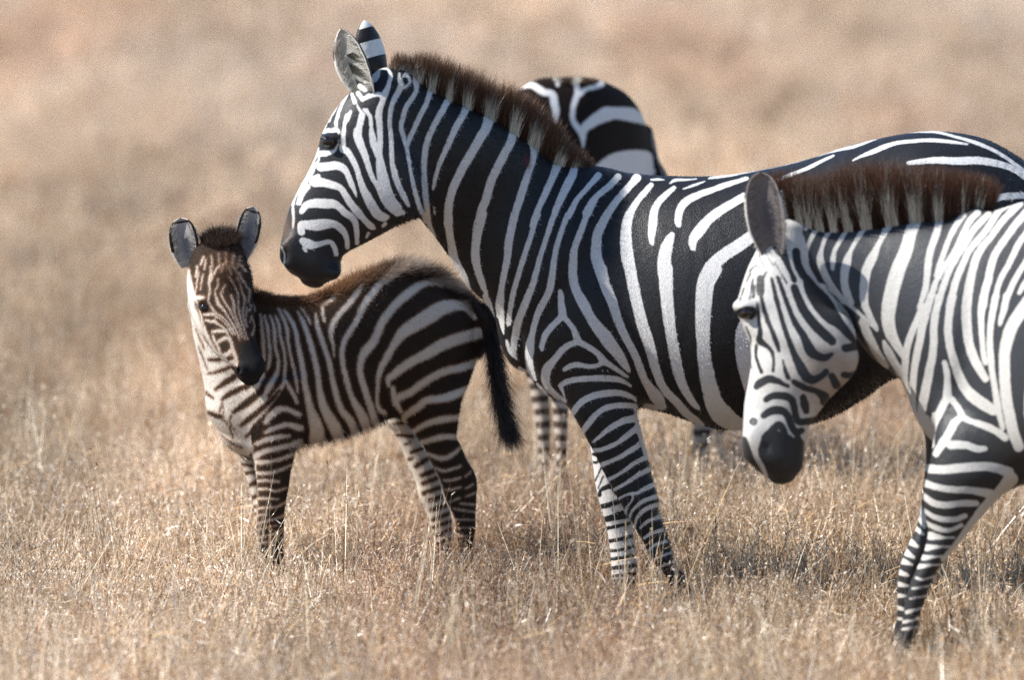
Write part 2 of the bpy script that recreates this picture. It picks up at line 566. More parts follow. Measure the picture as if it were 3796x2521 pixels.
# ================================================================ the mare
def ear_mesh(frame, tip, base, width, Ya, y_tip, y_base, face, kind, cup=0.78, n_u=26, n_v=22):
    """leaf-shaped cupped ear: outer shell and inner shell meeting in a rim; face = direction the opening looks"""
    fx, fy, s = FR[frame]
    T = np.array([*px_world(fx + tip[0] / s, fy + tip[1] / s, Ya + y_tip)]); T = np.array([T[0], Ya + y_tip, T[1]])
    B = np.array([*px_world(fx + base[0] / s, fy + base[1] / s, Ya + y_base)]); B = np.array([B[0], Ya + y_base, B[1]])
    A = T - B; Ln = np.linalg.norm(A); A /= Ln
    fd = np.array(face, float); fd -= A * fd.dot(A); fd /= np.linalg.norm(fd)
    sd = np.cross(A, fd)
    w = width / s / 1222.0 / 2
    u = np.linspace(0, 1, n_u); v = np.linspace(-1, 1, n_v)
    prof = np.interp(u, [0, .12, .3, .5, .7, .85, .95, 1], [.55, .74, .95, 1, .88, .60, .30, .03] if kind == 'mare' else [.55, .74, .95, 1, .96, .80, .52, .05])
    V = []; info = []
    for sh, k in ((0, 1.0), (1, 0.86)):
        for i in range(n_u):
            for j in range(n_v):
                ang = v[j] * 1.25
                r = w * prof[i] * k
                p = B + A * (Ln * u[i] * (1.0 if sh == 0 else 0.985)) + sd * (math.sin(ang) * r * 1.05) - fd * (math.cos(ang) * r * cup - r * 0.25) \
                    + fd * (0.010 * math.sin(u[i] * 3.1)) - fd * (u[i] ** 2 * 0.008)
                V.append(p); info.append((u[i], v[j], sh))
    Q = []
    for sh in (0, 1):
        o = sh * n_u * n_v
        for i in range(n_u - 1):
            for j in range(n_v - 1):
                a = o + i * n_v + j
                q = [a, a + 1, a + n_v + 1, a + n_v]
                Q.append(q if sh == 0 else q[::-1])
    o = n_u * n_v
    for i in range(n_u - 1):
        a = i * n_v; Q.append([a, a + n_v, o + a + n_v, o + a])
        a = i * n_v + n_v - 1; Q.append([a + n_v, a, o + a, o + a + n_v])
    V = np.array(V); info = np.array(info)
    U, W, IN = info.T
    n = len(V)
    light = np.tile([.72, .70, .66], (n, 1)); sdf = np.full(n, -0.02)
    dark = np.tile([.016, .012, .011], (n, 1))
    inn = IN == 1
    if kind == 'mare':
        back = ~inn
        sdf[back] = np.where((U[back] > .62) & (U[back] < .87), .02, -.02)
        low = back & (U < .34)
        sdf[low] = np.maximum(sdf[low], (np.abs(W[low] - .1) < .75) * .03 - .012)
        rim = back & (np.abs(W) > .9) & (U > .2) & (W > 0)
        sdf[rim] = .02
        light[inn] = np.c_[.42 - .0 * U, .40 - .0 * U, .36 - .0 * U][inn]
        core = inn & (np.abs(W + .05) < .42) & (U > .12) & (U < .66)
        sdf[core] = .004 * np.sin(U[core] * 25 + W[core] * 9) + .002
        dark[inn] = (.05, .048, .04)
    elif kind == 'front':
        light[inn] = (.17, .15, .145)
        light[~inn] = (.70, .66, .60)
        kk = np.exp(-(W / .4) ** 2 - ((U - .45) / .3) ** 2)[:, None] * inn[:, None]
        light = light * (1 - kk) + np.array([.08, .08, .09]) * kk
        rim = ~inn & (U > .68)
        sdf[rim] = .02; dark[~inn] = (.06, .04, .032)
    else:
        light[inn] = (.40, .375, .36)
        kk = np.exp(-((W - .1) / .38) ** 2 - ((U - .45) / .28) ** 2)[:, None] * inn[:, None]
        light = light * (1 - kk) + np.array([.16, .155, .16]) * kk
        rim = (np.abs(W) > .82) & (U > .35) | (U > .88)
        sdf[rim & (U < .96)] = .02
        light[~inn] = (.74, .68, .58)
        band = ~inn & (U > .72) & (U < .93)
        sdf[band] = .02
    return V, np.array(Q), sdf, light, dark, (A, fd, sd, Ln, w, B, prof, u)


def ear_tufts(geo, n, col, col2, length=0.03):
    """hair lining the ear's opening"""
    A, fd, sd, Ln, w, B, prof, u = geo
    uu = rng.uniform(.05, .85, n); sg = rng.choice([-1, 1], n)
    r = w * np.interp(uu, u, prof) * rng.uniform(.80, .98, n)
    ang = sg * rng.uniform(.75, 1.25, n)
    base = B + A * (Ln * uu)[:, None] + sd * (np.sin(ang) * r)[:, None] - fd * (np.cos(ang) * r * .7 - r * .25)[:, None] + fd * .006
    d = -sd * (sg * rng.uniform(.3, 1, n))[:, None] + A * rng.uniform(.2, 1, n)[:, None] + fd * rng.uniform(0, .6, n)[:, None]
    d /= np.linalg.norm(d, axis=1, keepdims=True)
    c = np.where(rng.random((n, 1)) < .7, col, col2) * rng.uniform(.7, 1.1, (n, 1))
    cols = np.repeat(c[:, None], 3, 1)
    return ribbons(base, d, rng.uniform(.4, 1, n) * length, np.full(n, .0012), cols, seg=2)


def join(parts):
    """parts: (V, Q, *per-vertex arrays) -> one of each"""
    o = 0; Vs = []; Qs = []
    for p in parts:
        Vs.append(p[0]); Qs.append(p[1] + o); o += len(p[0])
    return [np.concatenate(Vs), np.concatenate(Qs)] + [np.concatenate([p[k] for p in parts]) for k in range(2, len(parts[0]))]


def surf_point(V, px_, py_, x, y, rad=6):
    s = np.where((px_ - x) ** 2 + (py_ - y) ** 2 < rad * rad)[0]
    return V[s[V[s, 1].argmin()]]


def eye(parent, p, r, root, squash=1.0):
    bm = bmesh.new()
    bmesh.ops.create_uvsphere(bm, u_segments=24, v_segments=16, radius=r)
    me = bpy.data.meshes.new('eye'); bm.to_mesh(me); bm.free()
    for f in me.polygons:
        f.use_smooth = True
    me.materials.append(M_EYE)
    o = bpy.data.objects.new('eye', me); COL.objects.link(o)
    o.parent = parent
    o.location = Vector(p) - Vector(root)
    o.scale = (1, 1, squash)
    return o


def mane_mesh(base_px, frame, Ya, y, hmax, sheet, n, dark, tip, lean=(0, 0), split=.5, halfw=.02, wid=.0022, ylean=0.0, jitter=.05, light=(.66, .62, .52), wide=6, dy=10):
    """upright mane: strands rooted along the crest; the light stripes run up into the lower hair"""
    fx, fy, s = FR[frame]
    P = np.array(base_px, float)      # x, y, height(px of frame), dirx, diry
    P[:, 0] = fx + P[:, 0] / s; P[:, 1] = fy + P[:, 1] / s; P[:, 2] /= s
    P = catmull(P, 400)
    L = np.r_[0, np.cumsum(np.hypot(*np.diff(P[:, :2], axis=0).T))]
    t = rng.uniform(0, L[-1], n)
    q = np.stack([np.interp(t, L, P[:, k]) for k in range(5)], 1)
    yy = y[0] + (y[1] - y[0]) * t / L[-1] if isinstance(y, tuple) else np.full(n, y)
    off = rng.uniform(-1, 1, n)
    sink = (off ** 2) * .010
    X, Z = px_world(q[:, 0], q[:, 1], Ya + yy)
    base = np.c_[X, Ya + yy + off * halfw, Z - sink - .012]
    H = q[:, 2] / 1222.0 * rng.uniform(.72, 1.06, n) * (1 - .12 * np.abs(off)) + .012
    clump = np.sin(t * .21) * .5 + np.sin(t * .083 + 1) * .5
    d = np.c_[q[:, 3] + rng.normal(0, jitter, n) + clump * .03, off * .22 + ylean + rng.normal(0, .06, n), -q[:, 4]]
    d /= np.linalg.norm(d, axis=1, keepdims=True)
    seg = 4
    # light/dark taken where the strand leaves the coat, slightly down the neck
    sd = sheet.sample(q[:, 0], q[:, 1] + dy)
    lightm = sd + rng.normal(0, 2.0, n) < wide
    sp = split * rng.uniform(.65, 1.2, n)
    cols = np.zeros((n, seg + 1, 3))
    dk = np.array(dark) * rng.uniform(.6, 1.5, (n, 1)); tp = np.array(tip) * rng.uniform(.6, 1.4, (n, 1))
    for k in range(seg + 1):
        u = k / seg
        c = dk * (1 - u) + tp * u
        lt = lightm & (u < sp)
        c = np.where(lt[:, None], np.array(light) * rng.uniform(.75, 1.1, (n, 1)), c)
        cols[:, k] = c
    bend = np.c_[rng.normal(.05, .08, n), rng.normal(0, .05, n), rng.normal(-.02, .03, n)]
    return ribbons(base, d, H, np.full(n, wid), cols, bend=bend, seg=seg)


def regional(V, px, py, base_light, base_dark):
    n = len(V)
    return np.tile(np.array(base_light, float), (n, 1)), np.tile(np.array(base_dark, float), (n, 1))


def wedge(v, a, b):
    return np.clip((v - a) / (b - a), 0, 1)


MARE_Y = -0.05
mare_lofts = [
    Loft('main', .05, [  # trunk
        ('S', 1905, 1130, 1955, 1375, .10, -0.030, .0), ('S', 1950, 900, 2010, 1450, .165, -0.030, .15), ('S', 2080, 690, 2110, 1490, .20, -0.030, .25),
        ('S', 2187, 634, 2230, 1500, .215, -0.030, .28), ('S', 2315, 640, 2350, 1505, .245, 0.000, .22), ('S', 2460, 651, 2480, 1531, .28, 0.000, .15),
        ('S', 2653, 652, 2640, 1583, .31, 0.000, .1), ('S', 2830, 628, 2800, 1590, .325, 0.008, .08), ('S', 3000, 588, 2930, 1580, .33, 0.016, .08),
        ('S', 3150, 540, 3060, 1550, .33, 0.023, .06), ('S', 3300, 505, 3190, 1480, .32, 0.030, .04), ('S', 3425, 487, 3310, 1400, .31, 0.036, .0),
        ('S', 3540, 491, 3480, 1370, .30, 0.041, 0), ('S', 3665, 520, 3620, 1350, .28, 0.047, 0), ('S', 3796, 595, 3780, 1320, .25, 0.053, 0),
        ('S', 3890, 680, 3900, 1270, .20, 0.057, 0), ('S', 3960, 800, 3965, 1150, .12, 0.060, 0)]),
    Loft('main', .06, [  # neck
        ('S', 1440, 275, 1390, 500, .065, -.31), ('S', 1510, 275, 1430, 590, .075, -.295, 0), ('S', 1602, 341, 1480, 705, .085, -.27, 0),
        ('S', 1740, 407, 1556, 808, .092, -.225, 0), ('S', 1830, 448, 1605, 868, .10, -.19, .05), ('S', 1970, 535, 1668, 956, .12, -.115, .08),
        ('S', 2056, 605, 1731, 1054, .14, -.085, .10), ('S', 2128, 642, 1809, 1131, .16, -.07, .12), ('S', 2240, 680, 1872, 1229, .18, -.05, .15)]),
    Loft('main', .035, [  # head
        ('S', 1330, 308, 1520, 430, .072, -0.315), ('S', 1250, 395, 1575, 640, .088, -0.325, .05), ('S', 1196, 490, 1572, 785, .098, -0.330, .05),
        ('S', 1164, 591, 1490, 826, .092, -0.335, .08), ('S', 1112, 690, 1380, 887, .075, -0.340, .1), ('S', 1070, 780, 1296, 930, .062, -0.345),
        ('S', 1044, 880, 1266, 958, .062, -0.347), ('S', 1040, 940, 1262, 996, .062, -0.350), ('S', 1064, 1000, 1240, 1028, .055, -0.350),
        ('S', 1112, 1030, 1200, 1054, .038, -0.350)], cap=.5),
    Loft('main', .05, [  # near foreleg
        ('S', 2020, 1200, 2390, 1190, .085, -.10), ('S', 2060, 1360, 2385, 1360, .085, -.13), ('S', 2099, 1484, 2359, 1503, .078, -.15),
        ('S', 2168, 1614, 2382, 1620, .066, -.16), ('S', 2206, 1687, 2400, 1690, .058, -.165), ('S', 2244, 1763, 2416, 1765, .05, -.168),
        ('S', 2285, 1840, 2440, 1850, .05, -.17), ('S', 2318, 1895, 2441, 1893, .046, -.17), ('S', 2352, 1955, 2460, 1945, .036, -.17),
        ('S', 2385, 2010, 2480, 2005, .032, -.17), ('S', 2411, 2065, 2497, 2070, .036, -.17), ('S', 2445, 2110, 2512, 2105, .032, -.17),
        ('S', 2475, 2150, 2545, 2145, .036, -.17), ('S', 2488, 2215, 2572, 2205, .045, -.17), ('S', 2490, 2248, 2580, 2244, .048, -.17)], cap=.2),
    Loft('far', .03, [  # far foreleg
        ('S', 2080, 1400, 2330, 1400, .08, .12), ('S', 2130, 1520, 2345, 1520, .07, .13), ('S', 2178, 1620, 2335, 1620, .058, .14),
        ('S', 2196, 1710, 2322, 1720, .05, .14), ('S', 2206, 1790, 2328, 1790, .048, .14), ('S', 2222, 1861, 2335, 1861, .046, .14),
        ('S', 2245, 1940, 2342, 1940, .036, .14), ('S', 2260, 2030, 2354, 2040, .032, .14), ('S', 2266, 2114, 2360, 2114, .036, .14),
        ('S', 2262, 2165, 2356, 2165, .034, .14), ('S', 2258, 2200, 2358, 2200, .045, .14), ('S', 2254, 2222, 2362, 2222, .048, .14)], cap=.2),
    Loft('hind', .05, [  # hind legs, beyond the frame
        ('S', 3560, 1000, 3930, 980, .10, -.14), ('S', 3620, 1250, 3930, 1240, .09, -.15), ('S', 3700, 1450, 3900, 1470, .07, -.155),
        ('S', 3780, 1620, 3940, 1640, .055, -.155), ('S', 3840, 1740, 3980, 1720, .048, -.155), ('S', 3850, 1880, 3955, 1890, .036, -.155),
        ('S', 3840, 2040, 3935, 2050, .034, -.155), ('S', 3810, 2150, 3900, 2160, .036, -.155), ('S', 3790, 2246, 3900, 2246, .048, -.155)], cap=.2),
    Loft('hind', .05, [
        ('S', 3600, 1000, 3940, 980, .10, .14), ('S', 3680, 1250, 3950, 1240, .09, .15), ('S', 3780, 1450, 3960, 1470, .07, .155),
        ('S', 3870, 1620, 4020, 1640, .055, .155), ('S', 3930, 1740, 4060, 1720, .048, .155), ('S', 3940, 1870, 4040, 1880, .036, .155),
        ('S', 3930, 2020, 4020, 2030, .034, .155), ('S', 3900, 2130, 3990, 2140, .036, .155), ('S', 3880, 2212, 3990, 2212, .048, .155)], cap=.2),
    Loft('hind', .03, [('S', 3900, 640, 3960, 700, .03, 0), ('S', 3960, 800, 4010, 800, .025, 0), ('S', 3985, 1000, 4025, 1000, .02, 0), ('S', 3985, 1200, 4015, 1200, .015, 0)]),
    Blob('main', .02, 'S', 1222, 512, -.39, .030, .020, .012),
    Blob('main', .04, 'S', 1432, 305, -.305, .055, .05, .040),            # brow
    Blob('main', .03, 'S', 1440, 700, -.40, .10, .03, .10),               # cheek
    Blob('main', .02, 'S', 1072, 940, -.40, .030, .014, .045),            # nostril wing
    Blob('main', .015, 'S', 1225, 1010, -.375, .030, .03, .022),            # chin
    Blob('main', .004, 'S', 1056, 952, -.42, .014, .018, .036, carve=True),
]
mare = Sheet('dark', (1000, 200, 4100, 2300))
paint(mare, """
W C1 905,455,20 930,500,26 925,570,32 900,640,38 875,700,42 858,760,46 862,830,38 868,900,34 872,960,30 866,1040,36 860,1120,42 866,1200,46 890,1290,54 930,1380,76 985,1450,84
W C1 770,740,18 795,800,24 805,880,26 830,980,26 855,1060,26
W C1 1050,480,30 1020,540,36 1000,600,40 960,680,36 938,760,32 935,850,30 945,940,32 948,1040,32 955,1130,34 975,1220,42 1010,1310,42 1050,1390,36 1070,1430,20
W C1 1000,480,20 1000,540,20 1030,580,26
W C1 1060,500,26 1075,540,20 1045,575,20
W C1 1110,470,40 1118,540,40 1120,600,32 1090,660,34 1050,720,34 1030,790,34 1015,860,34 1030,930,32 1050,1000,28 1068,1080,26 1085,1180,25 1105,1280,28 1130,1380,32 1155,1460,32 1185,1540,28
W C1 1215,500,36 1220,560,40 1215,620,36 1190,700,36 1150,780,36 1110,870,34 1075,950,32 1060,1000,26
W C1 1345,560,44 1350,640,44 1320,720,44 1270,810,42 1225,900,42 1195,990,42 1180,1080,40 1178,1180,38 1183,1280,38 1190,1380,38 1200,1480,38 1212,1568,36 1240,1640,30
W C1 1495,600,60 1485,680,60 1460,760,50 1410,850,46 1370,940,44 1330,1030,40 1290,1120,34 1265,1200,28 1245,1280,22 1240,1310,12
W C1 1640,690,80 1640,770,76 1620,860,70 1570,950,64 1520,1040,62 1460,1140,60 1410,1240,58 1370,1340,58 1350,1440,58 1345,1568,58
W C1 1825,770,40 1815,860,52 1800,950,58 1750,1050,60 1695,1160,60 1650,1260,58 1620,1370,60 1580,1480,60 1560,1568,60
W C1 1935,870,60 1945,950,50 1960,1030,46 1950,1110,40 1920,1190,48 1890,1280,54 1860,1380,54 1830,1470,52 1805,1568,52
W C1 2130,1060,60 2125,1140,60 2095,1220,50 2050,1320,48 2010,1410,44 1970,1500,40 1950,1568,38
W C1 2255,1120,50 2240,1180,46 2195,1260,38 2150,1360,34 2110,1460,32 2090,1560,32
W C2 163,385,8 168,425,8
W G1 268,0,115 272,200,110 290,350,105 315,500,120 330,640,150 400,800,160 470,920,140 520,1020,90
W G1 745,0,145 700,150,145 670,320,128 650,500,122 655,640,125 680,780,108 715,900,102 750,1000,95 790,1100,60 825,1180,22
W G1 780,1160,60 810,1240,110 850,1340,90 890,1430,40
W G1 1215,0,115 1180,150,115 1150,300,115 1125,450,115 1115,600,105 1085,750,92 1055,900,92 1025,1050,90 1010,1200,100 1000,1320,115 1000,1440,110
W G2 420,0,110 410,150,125 430,300,90 450,450,50 465,540,20
W G1 1550,0,78 1505,130,70 1465,260,72 1420,400,74 1370,550,74 1320,700,78 1275,850,74 1230,1000,74 1190,1150,74 1160,1300,74 1140,1420,68 1130,1568,60
W G2 545,300,66 530,380,50 525,430,18
W G1 1785,0,78 1740,120,78 1700,250,74 1650,400,70 1600,560,74 1560,700,78 1520,850,84 1480,1000,90 1420,1150,98 1370,1270,98 1320,1400,98
W G2 820,0,100 760,150,108 700,300,108 660,420,108 640,540,108 620,650,98 610,750,80 600,830,90
W G2 510,640,40 545,760,60 600,830,70 650,900,26
W G2 690,1040,60 760,1120,110 830,1190,110 870,1250,60
W G2 950,1270,40 1010,1340,60 1080,1410,50
W G1 1980,0,78 1920,150,74 1870,300,74 1820,460,78 1790,620,78 1770,780,88 1750,930,98 1725,1060,102 1680,1180,94 1620,1300,88 1570,1400,80 1510,1568,74
W G2 1090,0,90 1010,140,90 950,280,88 910,420,84 880,540,90 850,680,120 840,800,128 830,900,118 840,1000,108 860,1080,108 900,1160,66 930,1210,26
W G1 2250,0,88 2190,180,88 2130,340,92 2080,480,98 2060,640,118 2055,800,122 2060,920,126 2090,1050,128 2140,1180,124 2200,1300,124 2270,1430,118 2340,1560,114
W G2 1560,0,138 1640,130,138 1700,260,138 1770,380,148 1850,480,168 1930,580,188 2000,680,188 2080,780,165 2150,880,145 2220,990,105 2270,1070,60
W G1 1870,1100,60 1885,1180,84 1890,1300,88 1895,1420,98
W G2 1290,0,84 1300,100,94 1310,200,108 1320,290,118
W G2 1310,290,100 1230,370,88 1150,450,88 1080,540,88 1040,630,80 1020,720,74 1020,770,50
W G2 1340,300,80 1410,380,74 1470,460,80 1510,550,90 1540,640,108
W G2 1540,650,90 1440,690,80 1350,740,90 1270,820,94 1200,910,100 1140,980,120 1090,1050,130 1070,1150,130 1080,1250,118 1120,1330,98 1200,1410,88 1280,1470,78 1350,1510,60
W G2 1540,650,100 1640,700,80 1740,760,80 1830,830,84 1900,920,100 1990,980,78 2080,1040,66 2180,1110,54 2260,1160,34
W G2 1340,1060,50 1400,1020,74 1480,990,80 1580,990,74 1690,1010,64 1800,1000,60 1890,960,60
W G2 1895,1070,22
W G2 1970,1070,22
W G2 1280,1290,60 1360,1240,80 1460,1210,80 1600,1190,84 1760,1180,84 1900,1180,88 2020,1185,88 2130,1200,76 2220,1240,56 2300,1290,36
W G2 1290,1300,60 1320,1380,40 1350,1470,25
W M1 590,460,58 640,390,60 720,330,64 830,290,64 950,275,64 1060,280,58 1160,320,38 1190,350,28
W M1 685,640,48 750,550,60 800,490,54 880,430,54 970,400,54 1080,395,54 1180,400,50
W M1 1190,410,40 1200,520,50 1222,640,55 1255,740,50 1280,860,36
W M1 780,745,25 850,690,38 920,630,48 1000,580,58 1080,540,64 1180,520,70
W M1 780,830,38 860,820,42 940,790,42 1020,750,42 1100,690,54 1180,630,60 1215,600,60
W M1 870,965,48 950,930,38 1040,890,42 1120,840,48 1200,790,50 1260,740,50
W M1 930,1110,38 1000,1070,32 1080,1020,36 1160,960,40 1240,920,44 1300,890,46
W M1 970,1215,28 1050,1170,30 1130,1120,36 1220,1060,42 1320,1010,48
W M1 1020,1300,26 1080,1265,24 1150,1240,22 1200,1240,32 1270,1200,44 1360,1160,50
W M1 1150,1240,20 1165,1280,18 1140,1330,18 1100,1380,22 1085,1430,22
W M1 1130,1480,22 1150,1420,24 1200,1360,30 1270,1310,38 1380,1275,46
W M1 1180,1560,22 1200,1480,28 1260,1410,38 1330,1370,42 1410,1350,46
W C7 815,930,13 845,900,17 890,880,19 925,870,22
W C7 835,985,13 870,960,17 930,940,20
W C7 860,1050,13 890,1020,15 950,1000,17
W C7 880,1100,11 920,1080,13 975,1060,13
W C7 900,1140,10 985,1110,11
W M2 345,150,48 330,230,66 290,320,62 240,420,62 190,520,58 150,620,58
W M2 570,240,66 500,320,52 430,400,48 370,470,48 330,540,58 280,640,62
W M2 760,250,66 700,320,62 620,390,58 550,450,58 510,510,76 460,610,86
W M2 940,260,86 890,320,68 820,400,68 760,470,68 700,550,72 650,630,78 600,720,88 560,820,90 550,930,98 550,1030,108 580,1130,112 620,1250,108
W G3 75,0,108 110,150,98 170,290,98 200,380,92 240,500,82 290,620,78 350,730,72 410,850,72 450,960,72 490,1060,70 540,1140,88 590,1210,118 630,1270,108 660,1320,80
W G3 500,1318,50 600,1332,60
W M2 1080,330,48 1020,400,58 960,470,58 900,560,68 860,640,86 840,740,98 835,850,108 840,950,118 855,1060,118 880,1180,114
W G3 350,0,108 380,150,108 410,290,108 440,420,108 470,540,108 510,660,108 550,780,98 580,900,88 610,1000,82 650,1100,78 710,1190,78 790,1270,78 860,1350,82 930,1420,78 1000,1470,70 1050,1500,40
W M2 1300,360,40 1230,420,58 1150,500,63 1110,580,73 1095,680,83 1085,780,78 1080,860,58 1090,915,22
W M2 1275,815,50 1250,870,88 1220,960,118 1200,1080,128 1205,1200,126
W G3 690,0,138 695,150,128 705,300,118 720,450,112 740,600,102 765,750,102 790,880,102 815,1000,98 850,1100,88 890,1180,78 940,1260,68 990,1320,48 1015,1345,18
W M2 1990,270,40 1850,320,44 1700,370,54 1560,420,64 1450,470,72 1380,530,76 1345,610,73 1335,700,63 1345,730,38
W M2 1970,450,80 1850,520,80 1720,600,88 1620,680,93 1540,780,106 1480,860,88 1475,940,58 1490,965,22
W M2 2200,740,100 2060,820,108 1920,920,118 1780,1010,118 1680,1100,128 1620,1200,138 1590,1320,150 1580,1440,155
W G3 1140,0,176 1080,120,168 1060,250,162 1050,400,148 1045,550,138 1050,700,124 1060,850,128 1080,970,138 1100,1080,148 1130,1200,158 1170,1310,178 1240,1400,200 1340,1470,160 1460,1510,120 1560,1500,110
W G3 1470,480,90 1460,600,190 1450,750,190 1470,900,190 1500,1050,170 1530,1180,150 1560,1300,140
W G3 1800,450,90 1790,600,140 1790,800,140 1810,1000,140 1860,1200,130
W G3 2100,400,90 2080,600,120 2090,800,120 2140,1000,120
W S 3250,1060,60 3260,1200,70 3280,1330,60
W S 3480,1000,60 3560,1150,60 3640,1230,50
W S 3560,900,60 3700,1000,60 3850,1060,60
W M2 1080,280,18 1150,275,23 1210,280,10
W M2 1260,315,14 1310,285,28 1420,280,18 1520,270,10
W M2 1390,370,14 1480,340,23 1600,295,10
W M2 1640,265,14 1800,240,28 2000,200,28 2200,155,28
W R1 60,432,10 200,408,20 330,385,20 480,355,22 640,320,24 800,275,22 960,235,20 1110,205,22 1240,160,12
W R1 1240,160,10 1400,105,12 1560,92,16 1720,95,20 1850,130,20 2000,175,28 2150,240,28 2270,320,28 2361,390,34
W R1 -100,600,34 0,560,30 120,500,28 250,460,26 330,440,26
W R1 480,490,26 540,460,26 640,415,26 760,370,25 880,310,22 965,270,12
W R1 1100,310,12 1170,275,20 1260,240,34 1400,185,30 1550,165,26 1700,160,28 1850,175,24 1940,190,12
W R1 1500,330,30 1700,310,48 1850,315,56 2000,310,56 2120,325,52 2250,360,48 2361,430,48 2480,540,46
W R1 1900,640,40 2100,600,48 2200,575,48 2361,570,48 2500,620,48
W H1 1160,1085,26 1080,1200,32 1050,1300,32 1000,1400,32 940,1500,28 920,1568,26
W H1 1220,1090,34 1140,1220,56 1100,1320,44 1060,1420,42 1030,1520,42 1020,1568,38
W H1 1240,1170,40 1285,1300,60
W H1 1230,1430,40 1190,1520,66 1170,1568,56
W H1 1330,1160,60 1400,1260,60
W H1 970,1350,14 900,1450,18 850,1560,18
W H2 545,40,10 515,100,11 490,145,12
W H2 570,0,20 545,70,18 530,120,12
W H2 655,0,28 635,60,32 640,90,28
W H2 470,160,25 520,140,34 600,130,48 650,130,38 665,160,18
W H2 455,180,14 460,250,14 430,290,16 405,370,20 370,450,22 330,530,24 280,610,28 240,690,30 215,760,32
W H2 480,290,18 465,340,22 430,420,24 400,500,24 350,590,28 300,670,30 260,740,32 250,800,28
W H2 490,330,22 480,400,18 450,440,20 430,500,26 390,570,24 340,640,24 310,720,24 290,790,20
W H2 500,340,56 560,335,48 620,320,28 650,270,16 665,220,12
W H2 740,0,50 720,60,34 708,140,36 705,230,38 700,300,56 740,320,58 780,380,52 820,460,50 845,540,48 870,620,58 910,710,76 960,800,86 1010,880,86 1060,910,78 1100,910,40
W H2 500,460,76 570,455,76 640,450,76 700,470,66 740,520,52 770,590,48 800,660,38 825,730,12
W H2 480,540,38 440,590,88 520,600,78 600,620,68 680,650,54 730,720,58 780,800,62 840,870,68 900,940,50 950,990,58 980,1010,28
W H2 380,640,56 340,700,38 310,790,28
W H2 330,860,46 380,800,66 460,785,82 540,790,88 610,790,78 670,820,62 720,870,62 780,910,58 815,970,48 825,1050,42 825,1140,38
W H2 330,1040,66 330,980,66 400,980,86 480,980,96 570,970,82 640,980,66 700,1030,60 735,1100,44 740,1180,38
W H2 340,1120,56 390,1150,86 440,1160,66 500,1150,48 580,1130,42 620,1170,42 640,1240,40
W H2 355,1190,36 375,1215,20
W H2 870,0,58 850,90,58 830,170,76 860,260,68 900,360,58 930,450,50 955,530,44 985,590,44 1030,640,68 1070,730,78 1120,800,88 1170,850,78
W H2 945,0,28 955,80,32 950,170,28 960,250,34 990,320,34 1020,370,48
W H2 1005,0,34 1020,100,34 1030,200,34 1030,300,38 1035,390,58 1060,480,54 1080,570,66 1090,650,86 1120,740,95
W H2 1240,870,44 1180,890,30
W H2 1080,970,36 1060,990,26
W H2 930,1050,24 910,1090,18
W H2 185,790,22 165,840,14
W H2 250,830,24 258,920,26 252,1000,18
W H2 150,1172,9 176,1230,13 178,1300,13 166,1352,10
K H2 565,240,150
K H2 590,100,34
W H1 1430,1240,60 1560,1180,80 1680,1190,60
W H1 1760,820,40 1800,930,60 1760,1060,50 1700,1180,60 1680,1300,80 1640,1400,70
W H1 1450,980,90 1560,950,120 1620,860,60
K H1 1720,860,80 1720,960,90 1640,1080,100 1520,1140,70
K H1 1530,1310,60 1620,1260,70
W H1 1350,1060,70 1440,1120,60
W H1 1300,1250,22 1330,1360,26 1400,1480,60 1390,1568,60
W H1 1420,1400,40 1490,1480,34 1520,1568,34
W H1 1640,820,40 1760,760,60 1820,680,40
K H1 2000,960,60 2000,990,60
""")
mare_far = Sheet('light', (1000, 200, 4100, 2300))
paint(mare_far, """
K M1 780,880,30 850,900,30
K M1 790,960,30 820,960,26 830,920,20
K M1 800,1140,18 850,1030,20 870,980,10
K M1 830,1210,16 880,1090,18
K M1 840,1280,40 850,1230,30
K M1 870,1220,40 960,1190,60 1000,1260,30
K M1 860,1390,50 940,1370,56 1030,1340,50
K M1 900,1510,50 970,1490,56 1060,1450,50
K C7 640,900,24 700,890,22 760,880,20
K C7 645,945,22 710,930,20 770,915,18
K C7 650,1015,22 700,1005,22 780,985,20
K C7 655,1065,18 710,1060,18 790,1040,18
K C7 660,1110,18 720,1100,20 795,1085,18
K C7 660,1160,22 720,1150,22 800,1140,20
K C7 660,1200,18 800,1185,18
K C7 655,1230,30 800,1230,30
K C7 655,1265,40 805,1265,40
K C7 655,1300,40 805,1300,40
""")
mare_hind = Sheet('light', (1000, 200, 4100, 2300))
for yy in range(700, 2260, 56):
    mare_hind.stroke('S', [(3500, yy + 30, 26), (3750, yy, 30), (4080, yy + 25, 24)], False)

V, Q, lay, Y0 = make_body(mare_lofts, MARE_Y, 0.0052, 3)
sdf, vpx, vpy = pattern(V, Y0, lay, dict(main=mare, far=mare_far, hind=mare_hind), MARE_Y, (0.01, -0.085))
light, dark = regional(V, vpx, vpy, (.60, .585, .565), (.011, .011, .0125))
